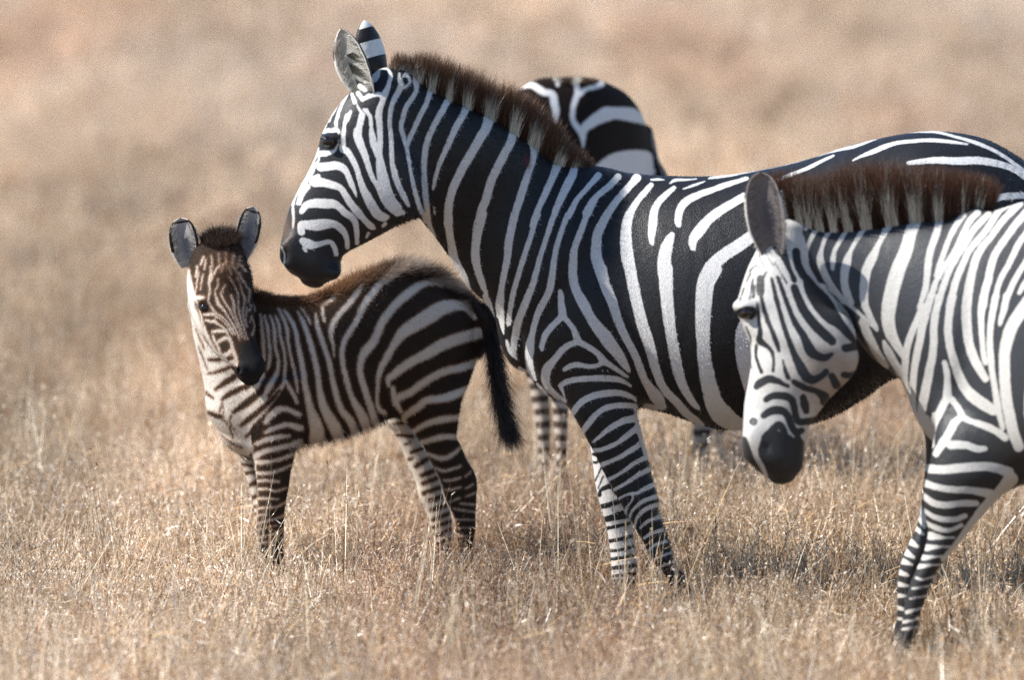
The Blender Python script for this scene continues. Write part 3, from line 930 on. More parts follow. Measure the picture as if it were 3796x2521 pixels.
# brown-black muzzle, tan nose, dusky lower jaw and elbow
mz = wedge(vpy - (1250 - vpx) * .25, 880, 930) * (vpx < 1290)
hd = (vpx < 1300) & (vpy > 700)
nose = np.exp(-(((vpx - 1085) / 40) ** 2 + ((vpy - 830) / 70) ** 2)) * hd
light = light * (1 - .55 * nose[:, None]) + np.array([.36, .22, .13]) * .55 * nose[:, None]
nb_ = (np.exp(-(((vpx - 1072) / 26) ** 2 + ((vpy - 855) / 62) ** 2)) * hd)[:, None] * .8
dark = dark * (1 - nb_) + np.array([.11, .07, .045]) * nb_
tint = np.exp(-(((vpx - 1480) / 130) ** 2 + ((vpy - 840) / 50) ** 2)) * .45 + np.exp(-(((vpx - 2330) / 110) ** 2 + ((vpy - 1400) / 110) ** 2)) * .45
tint = np.clip(tint + wedge(V[:, 2], .75, .15) * .22, 0, .7)
light = light * (1 - tint[:, None]) + np.array([.44, .345, .26]) * tint[:, None]
sh_ = np.exp(-(((vpx - 2030) / 90) ** 2 + ((vpy - 1420) / 110) ** 2)) * .8
dark = dark * (1 - sh_[:, None]) + np.array([.026, .016, .012]) * sh_[:, None]
wound = np.exp(-(((vpx - 1957) / 13) ** 2 + ((vpy - 602) / 26) ** 2))[:, None]
light = light * (1 - wound) + np.array([.10, .012, .014]) * wound
dark = dark * (1 - wound) + np.array([.08, .010, .012]) * wound
ear1 = ear_mesh('H1', (1005, 178), (1400, 1170), 640, MARE_Y, -.34, -.36, (-.66, -.75, -.1), 'mare')
ear2 = ear_mesh('H1', (1345, 62), (1600, 860), 560, MARE_Y, -.25, -.27, (-.72, .70, -.1), 'mare')
V0 = V
V, Q, sdf, light, dark = join([(V, Q, sdf, light, dark), ear1[:5], ear2[:5]])
root = (0.55, MARE_Y, 0.0)
mare_o = thing('zebra', root, 'adult zebra in profile bending her neck over the foal, sharp black and white stripes', 'zebra', 'zebras grazing on the dry savanna')
mesh_obj('body', V, Q, M_ADULT, mare_o, attrs=dict(sdf=('FLOAT', sdf), lightc=('FLOAT_COLOR', light), darkc=('FLOAT_COLOR', dark)), loc=root)
p = surf_point(V0, vpx, vpy, 1231, 538)
eye(mare_o, p + np.array([0, .008, 0]), .021, root, .85)
eye(mare_o, (p[0], 2 * (MARE_Y - .328) - p[1] - .008, p[2]), .021, root, .85)
MV, MQ, MC = mane_mesh([
    (900, 470, 90, .0, -1), (960, 470, 190, .02, -1), (1060, 500, 190, .0, -1), (1120, 520, 240, .0, -1), (1220, 590, 300, .0, -1), (1350, 650, 310, .02, -1), (1480, 720, 320, .05, -1),
    (1640, 800, 320, .1, -1), (1800, 840, 300, .15, -1), (1940, 950, 290, .2, -1), (2050, 1050, 270, .25, -1), (2130, 1130, 230, .3, -1),
    (2250, 1190, 190, .3, -1), (2330, 1200, 130, .3, -1), (2400, 1215, 40, .3, -1)], 'C1', MARE_Y, (-.31, -.03), .16, mare, 15000, (.028, .016, .011), (.13, .070, .042), split=.66, halfw=.016, wid=.0017, jitter=.09, light=(.72, .69, .60), wide=5)
e1 = ear_tufts(ear1[5], 700, np.array([.70, .66, .58]), np.array([.06, .06, .05]), .035)
e2 = ear_tufts(ear2[5], 200, np.array([.70, .66, .58]), np.array([.2, .2, .18]), .02)
MV, MQ, MC = join([(MV, MQ, MC), e1, e2])
mesh_obj('mane', MV, MQ, M_HAIR, mare_o, attrs=dict(hairc=('FLOAT_COLOR', MC)), loc=root)

def mare_len(c, k):
    return np.where(c[:, 0] < -.35, .004, .0075) * rng.uniform(.6, 1.2, len(k))
qq = Q[(Q < len(V0)).all(1)]
FV = fur(V0, qq, sdf[:len(V0)], light[:len(V0)], dark[:len(V0)], 230000, mare_len, .0013, (.75, 0, -.55), vary=.16, noise=.0006)
mesh_obj('short_coat', FV[0], FV[1], M_COAT, mare_o, attrs=dict(hairc=('FLOAT_COLOR', FV[2])), loc=root)
# ================================================================ the foal
FOAL_Y = 0.62
foal_lofts = [
    Loft('main', .05, [  # trunk, chest turned to the camera
        ('S', 850, 1210, 800, 1500, .07, .08, 0), ('S', 925, 1130, 885, 1635, .105, .03, .1), ('S', 1002, 1112, 1000, 1652, .125, 0, .1),
        ('S', 1114, 1112, 1104, 1648, .135, 0.040, .1), ('S', 1186, 1094, 1200, 1634, .142, 0.085, .06), ('S', 1257, 1064, 1290, 1610, .148, 0.130, .05),
        ('S', 1329, 1034, 1370, 1582, .148, 0.180, .03), ('S', 1400, 1010, 1440, 1552, .148, 0.230, 0), ('S', 1461, 993, 1510, 1540, .148, 0.280, 0),
        ('S', 1530, 989, 1590, 1520, .145, 0.330, 0), ('S', 1610, 1015, 1660, 1480, .13, 0.390, 0), ('S', 1690, 1064, 1722, 1420, .11, 0.440, 0),
        ('S', 1750, 1128, 1765, 1330, .075, 0.470, 0)]),
    Loft('neck', .05, [
        ('S', 715, 1010, 900, 1010, .05, .02), ('S', 696, 1119, 925, 1090, .065, .02), ('S', 708, 1177, 960, 1130, .08, .01),
        ('S', 722, 1267, 985, 1200, .09, 0), ('S', 740, 1343, 1005, 1320, .095, -.005), ('S', 758, 1433, 1010, 1420, .10, -.01),
        ('S', 769, 1530, 1015, 1560, .10, -.02), ('S', 815, 1600, 1010, 1645, .085, -.02)]),
    Loft('head', .018, [
        ('S', 752, 890, 882, 885, .05, -.0), ('S', 714, 938, 905, 945, .075, -.04), ('S', 694, 1026, 930, 1012, .095, -.075),
        ('S', 696, 1097, 936, 1075, .105, -.105), ('S', 706, 1161, 939, 1138, .105, -.135), ('S', 738, 1230, 946, 1201, .09, -.175),
        ('S', 784, 1296, 949, 1253, .072, -.215), ('S', 835, 1342, 963, 1304, .06, -.245), ('S', 864, 1370, 980, 1339, .056, -.26),
        ('S', 881, 1400, 982, 1372, .052, -.268), ('S', 904, 1421, 962, 1406, .036, -.27)], cap=.5),
    Loft('main', .045, [  # near hind leg
        ('S', 1580, 1235, 1700, 1215, .02, 0.48), ('S', 1510, 1320, 1755, 1290, .045, 0.43), ('S', 1456, 1436, 1745, 1397, .066, 0.36), ('S', 1477, 1507, 1711, 1487, .06, 0.310),
        ('S', 1512, 1568, 1696, 1579, .054, 0.315), ('S', 1548, 1624, 1693, 1630, .048, 0.320), ('S', 1570, 1655, 1704, 1645, .044, 0.320),
        ('S', 1592, 1706, 1730, 1706, .038, 0.320), ('S', 1612, 1747, 1759, 1752, .038, 0.320), ('S', 1632, 1793, 1769, 1798, .037, 0.320),
        ('S', 1645, 1844, 1766, 1844, .034, 0.320), ('S', 1668, 1895, 1764, 1895, .030, 0.320), ('S', 1687, 1951, 1763, 1951, .028, 0.320),
        ('S', 1699, 2012, 1757, 2012, .026, 0.320), ('S', 1705, 2058, 1752, 2058, .027, 0.320), ('S', 1702, 2100, 1758, 2100, .028, 0.320), ('S', 1696, 2135, 1766, 2135, .034, 0.320)], cap=.5),
    Loft('fhind', .025, [  # far hind leg
        ('S', 1440, 1440, 1600, 1420, .05, 0.440), ('S', 1421, 1548, 1530, 1560, .045, 0.450), ('S', 1457, 1599, 1555, 1630, .042, 0.455), ('S', 1487, 1660, 1594, 1706, .04, 0.460),
        ('S', 1518, 1732, 1625, 1767, .038, 0.460), ('S', 1541, 1788, 1645, 1823, .036, 0.460), ('S', 1552, 1839, 1663, 1874, .035, 0.460),
        ('S', 1571, 1880, 1672, 1910, .032, 0.460), ('S', 1587, 1920, 1676, 1946, .029, 0.460), ('S', 1599, 1966, 1676, 1987, .027, 0.460),
        ('S', 1612, 2017, 1669, 2028, .025, 0.460), ('S', 1622, 2060, 1666, 2062, .026, 0.460), ('S', 1618, 2114, 1672, 2114, .033, 0.460)], cap=.2),
    Loft('main', .045, [  # near foreleg
        ('S', 900, 1430, 1110, 1400, .075, -.07), ('S', 924, 1528, 1108, 1517, .068, -.08), ('S', 937, 1624, 1104, 1624, .056, -.085), ('S', 941, 1686, 1092, 1686, .048, -.085),
        ('S', 947, 1747, 1080, 1737, .042, -.085), ('S', 954, 1808, 1070, 1808, .037, -.085), ('S', 954, 1859, 1060, 1859, .036, -.085),
        ('S', 950, 1925, 1053, 1925, .035, -.085), ('S', 950, 1976, 1053, 1976, .032, -.085), ('S', 963, 2028, 1050, 2028, .028, -.085),
        ('S', 984, 2070, 1056, 2063, .026, -.085), ('S', 1000, 2110, 1064, 2107, .028, -.085), ('S', 1000, 2156, 1076, 2156, .034, -.085)], cap=.2),
    Loft('ffore', .03, [  # far foreleg
        ('S', 812, 1500, 940, 1540, .06, .05), ('S', 853, 1600, 945, 1614, .05, .06), ('S', 876, 1681, 950, 1686, .042, .07), ('S', 899, 1732, 965, 1732, .038, .07),
        ('S', 917, 1783, 978, 1783, .034, .07), ('S', 930, 1829, 988, 1829, .032, .07), ('S', 940, 1874, 994, 1874, .032, .07), ('S', 944, 1936, 998, 1936, .032, .07),
        ('S', 950, 1990, 998, 1990, .027, .07), ('S', 960, 2038, 1003, 2038, .025, .07), ('S', 968, 2089, 1010, 2089, .026, .07), ('S', 962, 2136, 1016, 2136, .033, .07)], cap=.2),
    Loft('tail', .02, [('S', 1735, 1110, 1775, 1130, .02, 0.420), ('S', 1785, 1200, 1825, 1190, .02, 0.400), ('S', 1800, 1300, 1842, 1300, .019, 0.390), ('S', 1820, 1400, 1855, 1400, .016, 0.380),
                       ('S', 1846, 1500, 1872, 1500, .012, 0.380), ('S', 1866, 1570, 1884, 1570, .008, 0.380)]),
    Blob('head', .025, 'S', 748, 1118, -.20, .022, .02, .014),
    Blob('head', .02, 'S', 845, 1040, -.18, .05, .02, .06),
    Blob('head', .015, 'S', 893, 1372, -.318, .018, .012, .018),
    Blob('head', .003, 'S', 884, 1375, -.330, .008, .014, .014, carve=True),
]
foal_box = (560, 780, 2000, 2250)
foal = Sheet('dark', foal_box)  # stripes; the sunlit leg edges are also put in as white strokes
paint(foal, """
W G6 60,200,160 90,420,200 160,600,260 230,720,300 290,860,320
W G6 330,980,260 400,1100,240 470,1230,200 560,1330,140
K G6 200,480,30 260,480,36 330,470,40 420,440,40
K G6 190,615,14 300,590,36 380,560,38 460,520,30
K G6 265,765,30 340,710,56 420,660,58 460,630,50
K G6 170,800,26 240,850,20
K G6 190,990,30 250,1010,46 310,1030,50
K G6 230,1160,8 330,1220,10 430,1290,12 520,1330,14
K G6 345,1060,8 400,1130,10 430,1240,10
W F2 130,520,16 140,600,24 150,700,28 155,800,28 160,850,20
W F2 160,530,16 180,610,26 190,700,22 200,800,24 195,870,24 180,920,14
W F2 200,530,16 225,600,24 235,680,26 240,760,24 260,850,24 255,930,30 220,1000,40 170,1080,46 120,1150,50 60,1210,50 0,1250,50 -60,1270,50
W F2 240,530,16 265,600,24 275,680,22 300,780,20 310,870,20 305,950,20 300,1020,28 250,1090,34 190,1170,38 130,1240,38 70,1300,38 0,1350,38 -50,1380,40
W F2 260,480,18 300,560,26 325,640,26 330,720,22 350,820,20 370,910,24 390,1000,22 400,1080,18
W F2 305,980,16 340,1050,28 375,1110,28 395,1160,24
W F2 300,490,18 350,560,30 385,640,32 400,730,34 420,830,40 440,930,42 450,1020,42 470,1110,48 490,1200,58 520,1290,88 540,1380,108 530,1470,110
W F2 400,500,16 440,580,34 470,660,38 500,760,42 525,860,42 545,960,42 555,1050,44 570,1130,54 600,1220,68 650,1310,88 680,1370,90 690,1450,80
W F2 420,470,14 470,540,18 490,590,12
W F2 530,520,18 540,600,34 565,680,38 600,780,38 630,880,38 650,980,38 670,1070,42 690,1150,44 720,1220,48 770,1280,58 800,1340,60 810,1420,50
W F2 580,450,18 580,510,24 590,570,16
W F2 850,330,40 780,430,44 700,520,42 650,600,44 640,670,34 655,740,24 665,830,12
W F2 600,440,26 660,400,28
W F2 1000,290,50 930,380,52 870,470,48 830,560,42 780,640,42 735,720,42 720,800,38 730,900,38 755,1000,42 775,1080,38 810,1160,48 850,1230,66 880,1290,76 900,1360,60
W F2 1340,195,20 1290,180,30 1200,185,40 1100,220,58 1030,270,58
W F2 1600,350,46 1500,305,48 1400,280,50 1300,300,58 1200,370,68 1110,450,64 1030,550,62 990,630,62 950,720,64 890,790,68 855,870,48 855,960,48 880,1050,48 910,1140,48 940,1230,54 960,1310,50
W F2 1700,540,40 1640,470,58 1560,450,78 1460,470,106 1360,530,116 1260,590,106 1170,650,88 1100,740,58 1050,830,54 1010,900,48 985,980,38 980,1060,28 975,1140,28 990,1210,38 1030,1240,38
W F2 1740,655,84 1640,680,88 1540,710,88 1440,750,88 1340,810,78 1240,860,68 1160,910,68 1100,960,58 1060,990,48 1060,1040,28
W F2 1720,870,60 1600,910,60 1500,930,60 1400,970,58 1300,1030,58 1220,1090,58 1130,1130,58 1110,1170,48
W F2 1090,1060,40 1110,1150,50 1150,1230,30
W F2 1640,1070,50 1520,1120,66 1430,1140,58 1340,1150,58 1290,1190,56 1230,1230,56 1180,1270,50 1180,1310,30
W F2 1580,1275,44 1470,1290,54 1380,1310,48 1310,1340,44 1250,1380,36
W F2 1570,1420,36 1460,1420,48 1380,1440,44 1310,1460,38
W F4 650,520,20 590,570,34 520,600,38 450,580,32 400,560,24
W F4 650,655,18 580,680,22 520,690,22 470,670,16
W F4 650,740,14 580,760,18 530,760,14
W F4 650,810,14 580,830,16 540,830,12
W F4 640,890,14 570,920,12
W F4 740,790,14 690,820,10
W F4 725,700,10 690,730,10
W F4 760,855,14 690,880,10
W F4 760,940,13 650,930,12
W F4 760,995,13 600,970,12
W F4 760,1050,10 620,1050,11
W F4 750,1110,9 640,1110,9
W F4 740,1170,9 640,1170,9
W F4 395,570,14 440,660,22 480,740,24 510,820,26 530,890,20 560,960,18 590,1030,20 610,1110,14
W F3 490,480,26 560,450,38 640,430,38 730,420,22
W F3 485,565,50 560,530,38 650,510,38 760,480,38 810,460,38
W F3 560,390,34 640,360,38 720,340,38 810,365,50
W F3 560,320,38 600,270,48 660,230,48 720,230,38 800,265,40
W F3 480,610,40 570,610,26 660,590,26 760,555,26
W F3 490,690,28 580,690,24 660,670,22 740,635,18
W F3 490,750,20 560,745,22 650,750,20
W F3 500,810,18 570,805,18 640,820,16 710,800,10
W F3 495,875,18 580,875,16 650,880,12
W F3 490,950,16 560,940,14 640,935,14 700,905,12
W F3 490,1000,16 570,990,9
W F3 490,1060,14 560,1040,12 640,1020,16 700,995,12
W F3 490,1110,12 570,1085,10 640,1070,10
W F3 500,1160,12 580,1140,10 660,1110,10
W F3 510,1205,10 600,1180,9 690,1155,9
W F3 474,560,30 481,700,26 494,850,18 491,1000,20 486,1100,16 503,1210,14
W G6 300,800,50 400,740,52 480,690,44 560,660,30
W G6 400,920,110 520,845,84 620,780,74 690,700,56 720,620,46
W G6 450,1060,110 560,1020,80 650,950,70 740,850,60
K G6 330,880,16 400,810,56 500,760,54 570,725,40
K G6 440,985,40 560,900,72 650,830,72 700,780,62 740,700,56 770,640,50
K G6 510,1110,40 600,1045,56 700,960,56 800,870,46 880,780,36
K G6 560,1220,30 640,1150,40 700,1090,40
K G6 640,1250,20 680,1200,30 760,1130,40
""")
foal_neck = Sheet('light', foal_box)
paint(foal_neck, """
K G6 200,480,30 260,480,36 330,470,40 420,440,40
K G6 190,615,14 300,590,36 380,560,38 460,520,30
K G6 265,765,30 340,710,56 420,660,58 460,630,50
K G6 330,860,30 400,810,56 500,760,54 560,730,40
K G6 440,985,40 560,900,72 650,830,72
K G6 170,800,26 240,850,20
K G6 190,990,30 250,1010,46 310,1030,50
K G6 330,880,8 345,1060,8
K G6 230,1160,10 330,1220,12 430,1290,14 520,1330,16
K G6 510,1110,40 600,1045,56 700,960,56
K G6 560,1220,30 640,1150,40 700,1090,40
K G6 345,1060,12 400,1130,12 430,1240,12
K G6 330,900,16 300,1000,14 330,1060,14
K G6 420,1010,14 400,1080,12 440,1150,14
K G7 300,760,8 360,900,14 410,1020,12
K G7 340,1000,8 400,1150,14 450,1280,10
K F2 60,350,90 120,420,90 140,520,60
K F2 110,520,60 115,700,30 120,900,30
""")
foal_head = Sheet('dark', foal_box)
paint(foal_head, """
W G7 180,0,90 195,100,110 225,250,130 270,400,130 305,560,140 345,700,150 410,850,140 490,990,120 590,1090,60 700,1190,46
W F1 200,560,50 215,640,70
K G7 300,410,8 350,560,9 395,700,10 435,880,12 515,1000,8
K G7 420,620,8 470,760,10 500,880,10 560,1000,8
K G7 310,60,16 300,180,12 295,270,8
W G7 340,40,20 330,140,16 318,240,14 300,300,8
W G7 400,60,14 385,150,12 370,260,12
W G7 300,370,40 360,365,46 410,360,36
W G7 350,470,12 370,540,16 390,640,28 400,760,36 460,880,36 520,1000,28
W G7 420,580,26 470,580,36 540,575,36
W G7 440,650,26 500,665,34 560,670,38 590,700,22
W G7 560,640,13 600,700,18 660,740,22 710,790,24 740,860,22 780,940,28 790,1020,40 830,1130,50 840,1220,40
W G7 540,800,38 590,790,46 650,790,44 700,800,28
W G7 540,860,34 560,920,34 600,990,34 630,1080,38 690,1150,34 740,1240,38
W G7 600,940,28 640,910,40 690,880,42 740,890,28 770,960,24
W G7 680,1100,48 720,1090,56 760,1060,56 790,1010,40
W G7 760,1200,56 800,1190,56 820,1230,28
W G7 500,60,26 485,160,24 495,260,22 480,350,20 480,420,18 520,490,17 570,560,18 640,600,20 700,650,18 740,710,22 790,780,22 820,830,18
W G7 540,550,14 580,610,18 640,640,14 700,700,16 750,770,16 790,840,14
W G7 600,130,22 595,220,19 560,290,16 580,370,24 600,440,40 650,490,28 700,560,22 750,640,20 800,720,22 850,820,24 880,900,18
W G7 690,200,24 640,310,19 660,370,19 690,430,21 740,500,20 780,580,18 820,660,16 870,760,16 910,870,12
W G7 740,90,17 790,170,19 830,250,19 860,340,21 860,420,18 860,500,20 880,590,18 905,680,16 940,790,12 980,890,9
W G7 770,340,26 800,430,23 805,500,19 825,590,16 860,680,14 900,780,12 945,890,9
W G7 840,100,16 880,190,18 905,290,18 940,380,26 930,470,22 920,560,16 930,640,14 955,720,12
W G7 870,40,16 920,140,18 960,220,18 1000,260,20 995,350,18 980,450,16 960,560,16 960,660,12 975,740,10
W G7 1015,470,32 1000,530,12
W G7 1030,600,17 1010,680,10
W G7 1045,640,9 1065,720,12 1050,800,20 1035,840,26
K G7 400,480,110 440,500,90
W F1 410,560,16 420,640,16
W F1 470,560,12 440,620,14 400,700,14
W F1 520,540,12 500,600,12
W F1 600,560,12 640,620,14 690,700,14
W F1 640,520,12 700,600,12
W F1 560,560,10 580,620,12
W F1 350,480,16 330,540,14
W F1 300,560,16 290,640,16
W F1 415,470,9 425,560,11
W F1 475,455,8 485,560,10
W F1 535,445,8 540,560,9
W F1 595,455,8 588,560,9
W F1 650,480,9 632,560,10
W F1 370,500,9 360,580,11
""")
foal_fhind = Sheet('light', foal_box)
paint(foal_fhind, """
K F4 160,350,10 230,340,24
K F4 180,430,20 300,440,26
K F4 250,500,18 280,480,12
K F4 290,560,26 370,530,24
K F4 280,610,30 300,600,20
K F4 330,660,40 420,600,30
K F4 370,730,36 470,690,34
K F4 380,790,34 480,750,34
K F4 385,860,36 500,820,34
K F4 430,915,34 530,880,34
K F4 440,985,34 560,950,30
K F4 450,1060,32 575,1010,28
K F4 455,1115,30 580,1070,28
K F4 470,1180,30 580,1130,28
K F4 480,1240,30 580,1200,28
K F4 480,1290,40 570,1270,40
K F4 480,1360,60 580,1360,60
""")
foal_ffore = Sheet('light', foal_box)
paint(foal_ffore, """
K G6 440,985,40 560,900,72 650,830,72
K G6 510,1110,40 600,1045,56 700,960,56
K G6 560,1220,30 640,1150,40 700,1090,40
K G6 230,1160,10 330,1220,12 430,1290,14 520,1330,16
K G6 345,1060,12 400,1130,12 430,1240,12
K G6 190,990,30 250,1010,46 310,1030,50
K G6 330,900,16 300,1000,14 330,1060,14
K G6 420,1010,14 400,1080,12 440,1150,14
K F3 330,510,10 400,570,16 470,600,18
K F3 370,630,18 460,645,22
K F3 400,700,26 490,690,22
K F3 430,790,26 500,760,40
K F3 450,880,30 510,860,30
K F3 465,945,18 520,935,22
K F3 465,1000,18 520,990,20
K F3 470,1060,18 520,1050,20
K F3 470,1130,30 520,1120,30
K F3 480,1250,60 560,1250,60
K F3 500,1380,80 600,1380,80
""")
foal_tail = Sheet('dark', foal_box)
V, Q, lay, Y0 = make_body(foal_lofts, FOAL_Y, 0.0042, 3)
sdf, vpx, vpy = pattern(V, Y0, lay, dict(main=foal, neck=foal_neck, head=foal_head, fhind=foal_fhind, ffore=foal_ffore, tail=foal_tail), FOAL_Y, (-.02, -.085))
light, dark = regional(V, vpx, vpy, (.60, .54, .47), (.030, .019, .013))
tanl = np.exp(-(((vpx - 865) / 40) ** 2 + ((vpy - 1600) / 90) ** 2)) * .35 * (lay != 'head')
light = light * (1 - tanl[:, None]) + np.array([.42, .27, .16]) * tanl[:, None]
ishead = lay == 'head'
muz = ishead & (vpy > 1265 + (vpx - 905) * -.15) & (vpx > 893 - .0 * vpy)
muz2 = wedge(vpx + (vpy - 1320) * .22, 888, 902) * wedge(vpy, 1255, 1285) * ishead
sdf = np.where(muz2 > .5, .02, sdf)
nose = np.exp(-(((vpx - 884) / 18) ** 2 + ((vpy - 1285) / 60) ** 2)) * ishead
light = light * (1 - .6 * nose[:, None]) + np.array([.40, .26, .16]) * .6 * nose[:, None]
dark = dark * (1 - muz2[:, None]) + np.array([.014, .013, .013]) * muz2[:, None]
fore = np.exp(-(((vpx - 850) / 60) ** 2 + ((vpy - 990) / 90) ** 2)) * ishead * .75
light = light * (1 - fore[:, None]) + np.array([.20, .13, .09]) * fore[:, None]
dark = dark * (1 - fore[:, None]) + np.array([.055, .029, .017]) * fore[:, None]
back = np.exp(-((vpy - np.interp(vpx, [900, 1000, 1114, 1257, 1400, 1512, 1624, 1757], [1100, 1104, 1108, 1060, 1004, 980, 1010, 1120])) / 42) ** 2) * (lay == 'main')
bro = back * np.exp(-((vpx - 1180) / 230) ** 2)
dark = dark * (1 - .75 * bro[:, None]) + np.array([.20, .095, .04]) * .75 * bro[:, None]
light = light * (1 - .75 * bro[:, None]) + np.array([.34, .20, .105]) * .75 * bro[:, None]
legt = np.clip(wedge(V[:, 2], .62, .25) * .35, 0, .5)
light = light * (1 - legt[:, None]) + np.array([.50, .38, .27]) * legt[:, None]
fe1 = ear_mesh('F1', (150, 150), (225, 560), 250, FOAL_Y, -.02, -.02, (-.12, -1, -.05), 'foal', cup=.7)
fe2 = ear_mesh('F1', (765, 55), (655, 490), 205, FOAL_Y, .03, -.0, (.22, -1, -.05), 'foal', cup=.7)
V0, L0, D0, S0 = V, light, dark, sdf
V, Q, sdf, light, dark = join([(V, Q, sdf, light, dark), fe1[:5], fe2[:5]])
root = (-.4, FOAL_Y, 0)
foal_o = thing('zebra_foal', root, 'small brown-striped zebra foal turning its face to the camera beneath the adult head', 'zebra foal')
mesh_obj('body', V, Q, M_FOAL, foal_o, attrs=dict(sdf=('FLOAT', sdf), lightc=('FLOAT_COLOR', light), darkc=('FLOAT_COLOR', dark)), loc=root)
p = surf_point(V0, vpx, vpy, 757, 1143)
eye(foal_o, p + np.array([.002, .012, 0]), .019, root, .85)
p = surf_point(V0, vpx, vpy, 928, 1134, 8)
eye(foal_o, p + np.array([-.008, .012, 0]), .017, root, .85)
# --- woolly coat: short hair everywhere, long along the back, coloured like the stripe it grows from
backl = back ** 1.5 * (V0[:, 2] > .55)
topn = np.interp(vpx, [900, 1000, 1114, 1257, 1400, 1512, 1624, 1757], [.016, .022, .018, .032, .042, .050, .042, .028])
LEN = .007 + topn * backl
LEN = np.where(np.isin(lay, ['fhind', 'ffore']), .005, LEN)
LEN = np.where(V0[:, 2] < .33, .004, LEN)
LEN = np.where(ishead, .005 + .006 * wedge(vpy, 1080, 980) + .016 * np.exp(-(((vpx - 815) / 60) ** 2 + ((vpy - 885) / 38) ** 2)), LEN)
LEN = np.where(muz2 > .3, .0015, LEN)
belly = (lay == 'main') & (np.abs(vpy - np.interp(vpx, [1090, 1227, 1359, 1430], [1650, 1630, 1584, 1550])) < 22) & (vpx > 1060) & (vpx < 1430)
LEN = np.where(belly, .018, LEN)
VIS = np.where(Y0 - V0[:, 1] > -.12, 1.0, .35)
vis_f = VIS
fv = fur(V0, Q[:len(Q)][(Q < len(V0)).all(1)], S0, L0, D0, 95000, lambda c, k: LEN[k] * rng.uniform(.6, 1.25, len(k)), .0013, (.35, 0, -.5), noise=.0006)
extra_src = backl * (LEN > .018)
qq = Q[(Q < len(V0)).all(1)]
qb = qq[extra_src[qq].mean(1) > .25]
fv2 = fur(V0, qb, S0, L0, D0 * 1.3, 14000, lambda c, k: LEN[k] * rng.uniform(.5, 1.3, len(k)), .0012, (.3, 0, .25))
qh = qq[(ishead & (np.exp(-(((vpx - 815) / 70) ** 2 + ((vpy - 880) / 45) ** 2)) > .3))[qq].all(1)]
fv3 = fur(V0, qh, np.full(len(V0), .02), L0, np.tile([.035, .022, .015], (len(V0), 1)), 4500, lambda c, k: rng.uniform(.010, .050, len(k)) * rng.uniform(.5, 1, len(k)), .0014, (0, 0, .75))
g1 = ear_tufts(fe1[5], 500, np.array([.50, .46, .42]), np.array([.2, .2, .2]), .026)
g2 = ear_tufts(fe2[5], 500, np.array([.50, .46, .42]), np.array([.2, .2, .2]), .026)
# pale fringe outside the ears
def ear_fringe(geo, n, sg, col):
    A, fd, sd, Ln, w, B, prof, u = geo
    uu = rng.uniform(.0, .75, n)
    r = w * np.interp(uu, u, prof)
    ang = sg * rng.uniform(.9, 1.3, n)
    base = B + A * (Ln * uu)[:, None] + sd * (np.sin(ang) * r)[:, None] - fd * (np.cos(ang) * r * .7 - r * .25)[:, None]
    d = sd * sg + A * rng.uniform(.2, .9, n)[:, None] + rng.normal(0, .2, (n, 3))
    d /= np.linalg.norm(d, axis=1, keepdims=True)
    cols = np.repeat((np.array(col) * rng.uniform(.8, 1.1, (n, 1)))[:, None], 3, 1)
    return ribbons(base, d, rng.uniform(.006, .014, n), np.full(n, .0013), cols, seg=2)
g3 = ear_fringe(fe1[5], 350, 1, (.72, .66, .56)); g4 = ear_fringe(fe1[5], 350, -1, (.72, .66, .56))
g5 = ear_fringe(fe2[5], 350, 1, (.72, .66, .56)); g6 = ear_fringe(fe2[5], 350, -1, (.72, .66, .56))
FV, FQ, FC = join([fv, fv2, fv3, g1, g2, g3, g4, g5, g6])
mesh_obj('fur_coat', FV, FQ, M_FUR, foal_o, attrs=dict(hairc=('FLOAT_COLOR', FC)), loc=root)
# --- short upright mane behind the head and the bushy tail hair
FM = mane_mesh([(20, 300, 60, -.1, -1), (90, 372, 70, 0, -1), (150, 400, 70, .1, -1), (230, 412, 50, .2, -1), (320, 415, 40, .3, -1), (450, 402, 40, .3, -1)], 'F2', FOAL_Y, (.0, .02), .16,
               Sheet('dark', foal_box), 1800, (.02, .014, .010), (.16, .085, .045), split=.1, halfw=.018, wid=.0014, jitter=.3)
mesh_obj('mane', *FM[:2], M_FUR, foal_o, attrs=dict(hairc=('FLOAT_COLOR', FM[2])), loc=root)
core = catmull(np.array([(1725, 460, .43), (1790, 560, .40), (1800, 700, .38), (1822, 850, .37), (1845, 1000, .37), (1870, 1150, .37), (1900, 1270, .37), (1915, 1340, .37)], float), 200)
n = 6500
t = rng.uniform(0, 199, n).astype(int)
X, Z = px_world(900 + core[t, 0] / 1.96, 900 + core[t, 1] / 1.96, FOAL_Y + core[t, 2])
base = np.c_[X, FOAL_Y + core[t, 2], Z] + rng.normal(0, .008, (n, 3))
j = np.clip(t + 6, 0, 199)
X2, Z2 = px_world(900 + core[j, 0] / 1.96, 900 + core[j, 1] / 1.96, FOAL_Y + core[j, 2])
tan = np.c_[X2 - X, X * 0, Z2 - Z] + np.array([.0005, 0, -.001])
tan /= np.linalg.norm(tan, axis=1, keepdims=True)
ang = rng.uniform(0, 2 * np.pi, n)
out = np.c_[np.cos(ang), np.sin(ang), np.zeros(n)]
d = tan + out * rng.uniform(.1, .8, n)[:, None] + np.array([.15, 0, 0])
d /= np.linalg.norm(d, axis=1, keepdims=True)
cc = np.array([.013, .010, .009]) * rng.uniform(.6, 1.8, (n, 1))
cols = np.stack([cc, cc, cc * 1.8 + .01, cc * 4 + .05], 1)
TV = ribbons(base, d, rng.uniform(.045, .085, n) * np.interp(t, [0, 40, 120, 199], [.6, .95, 1.1, .9]), np.full(n, .0016), cols, bend=rng.normal(0, .15, (n, 3)) + np.array([.05, 0, -.3]))
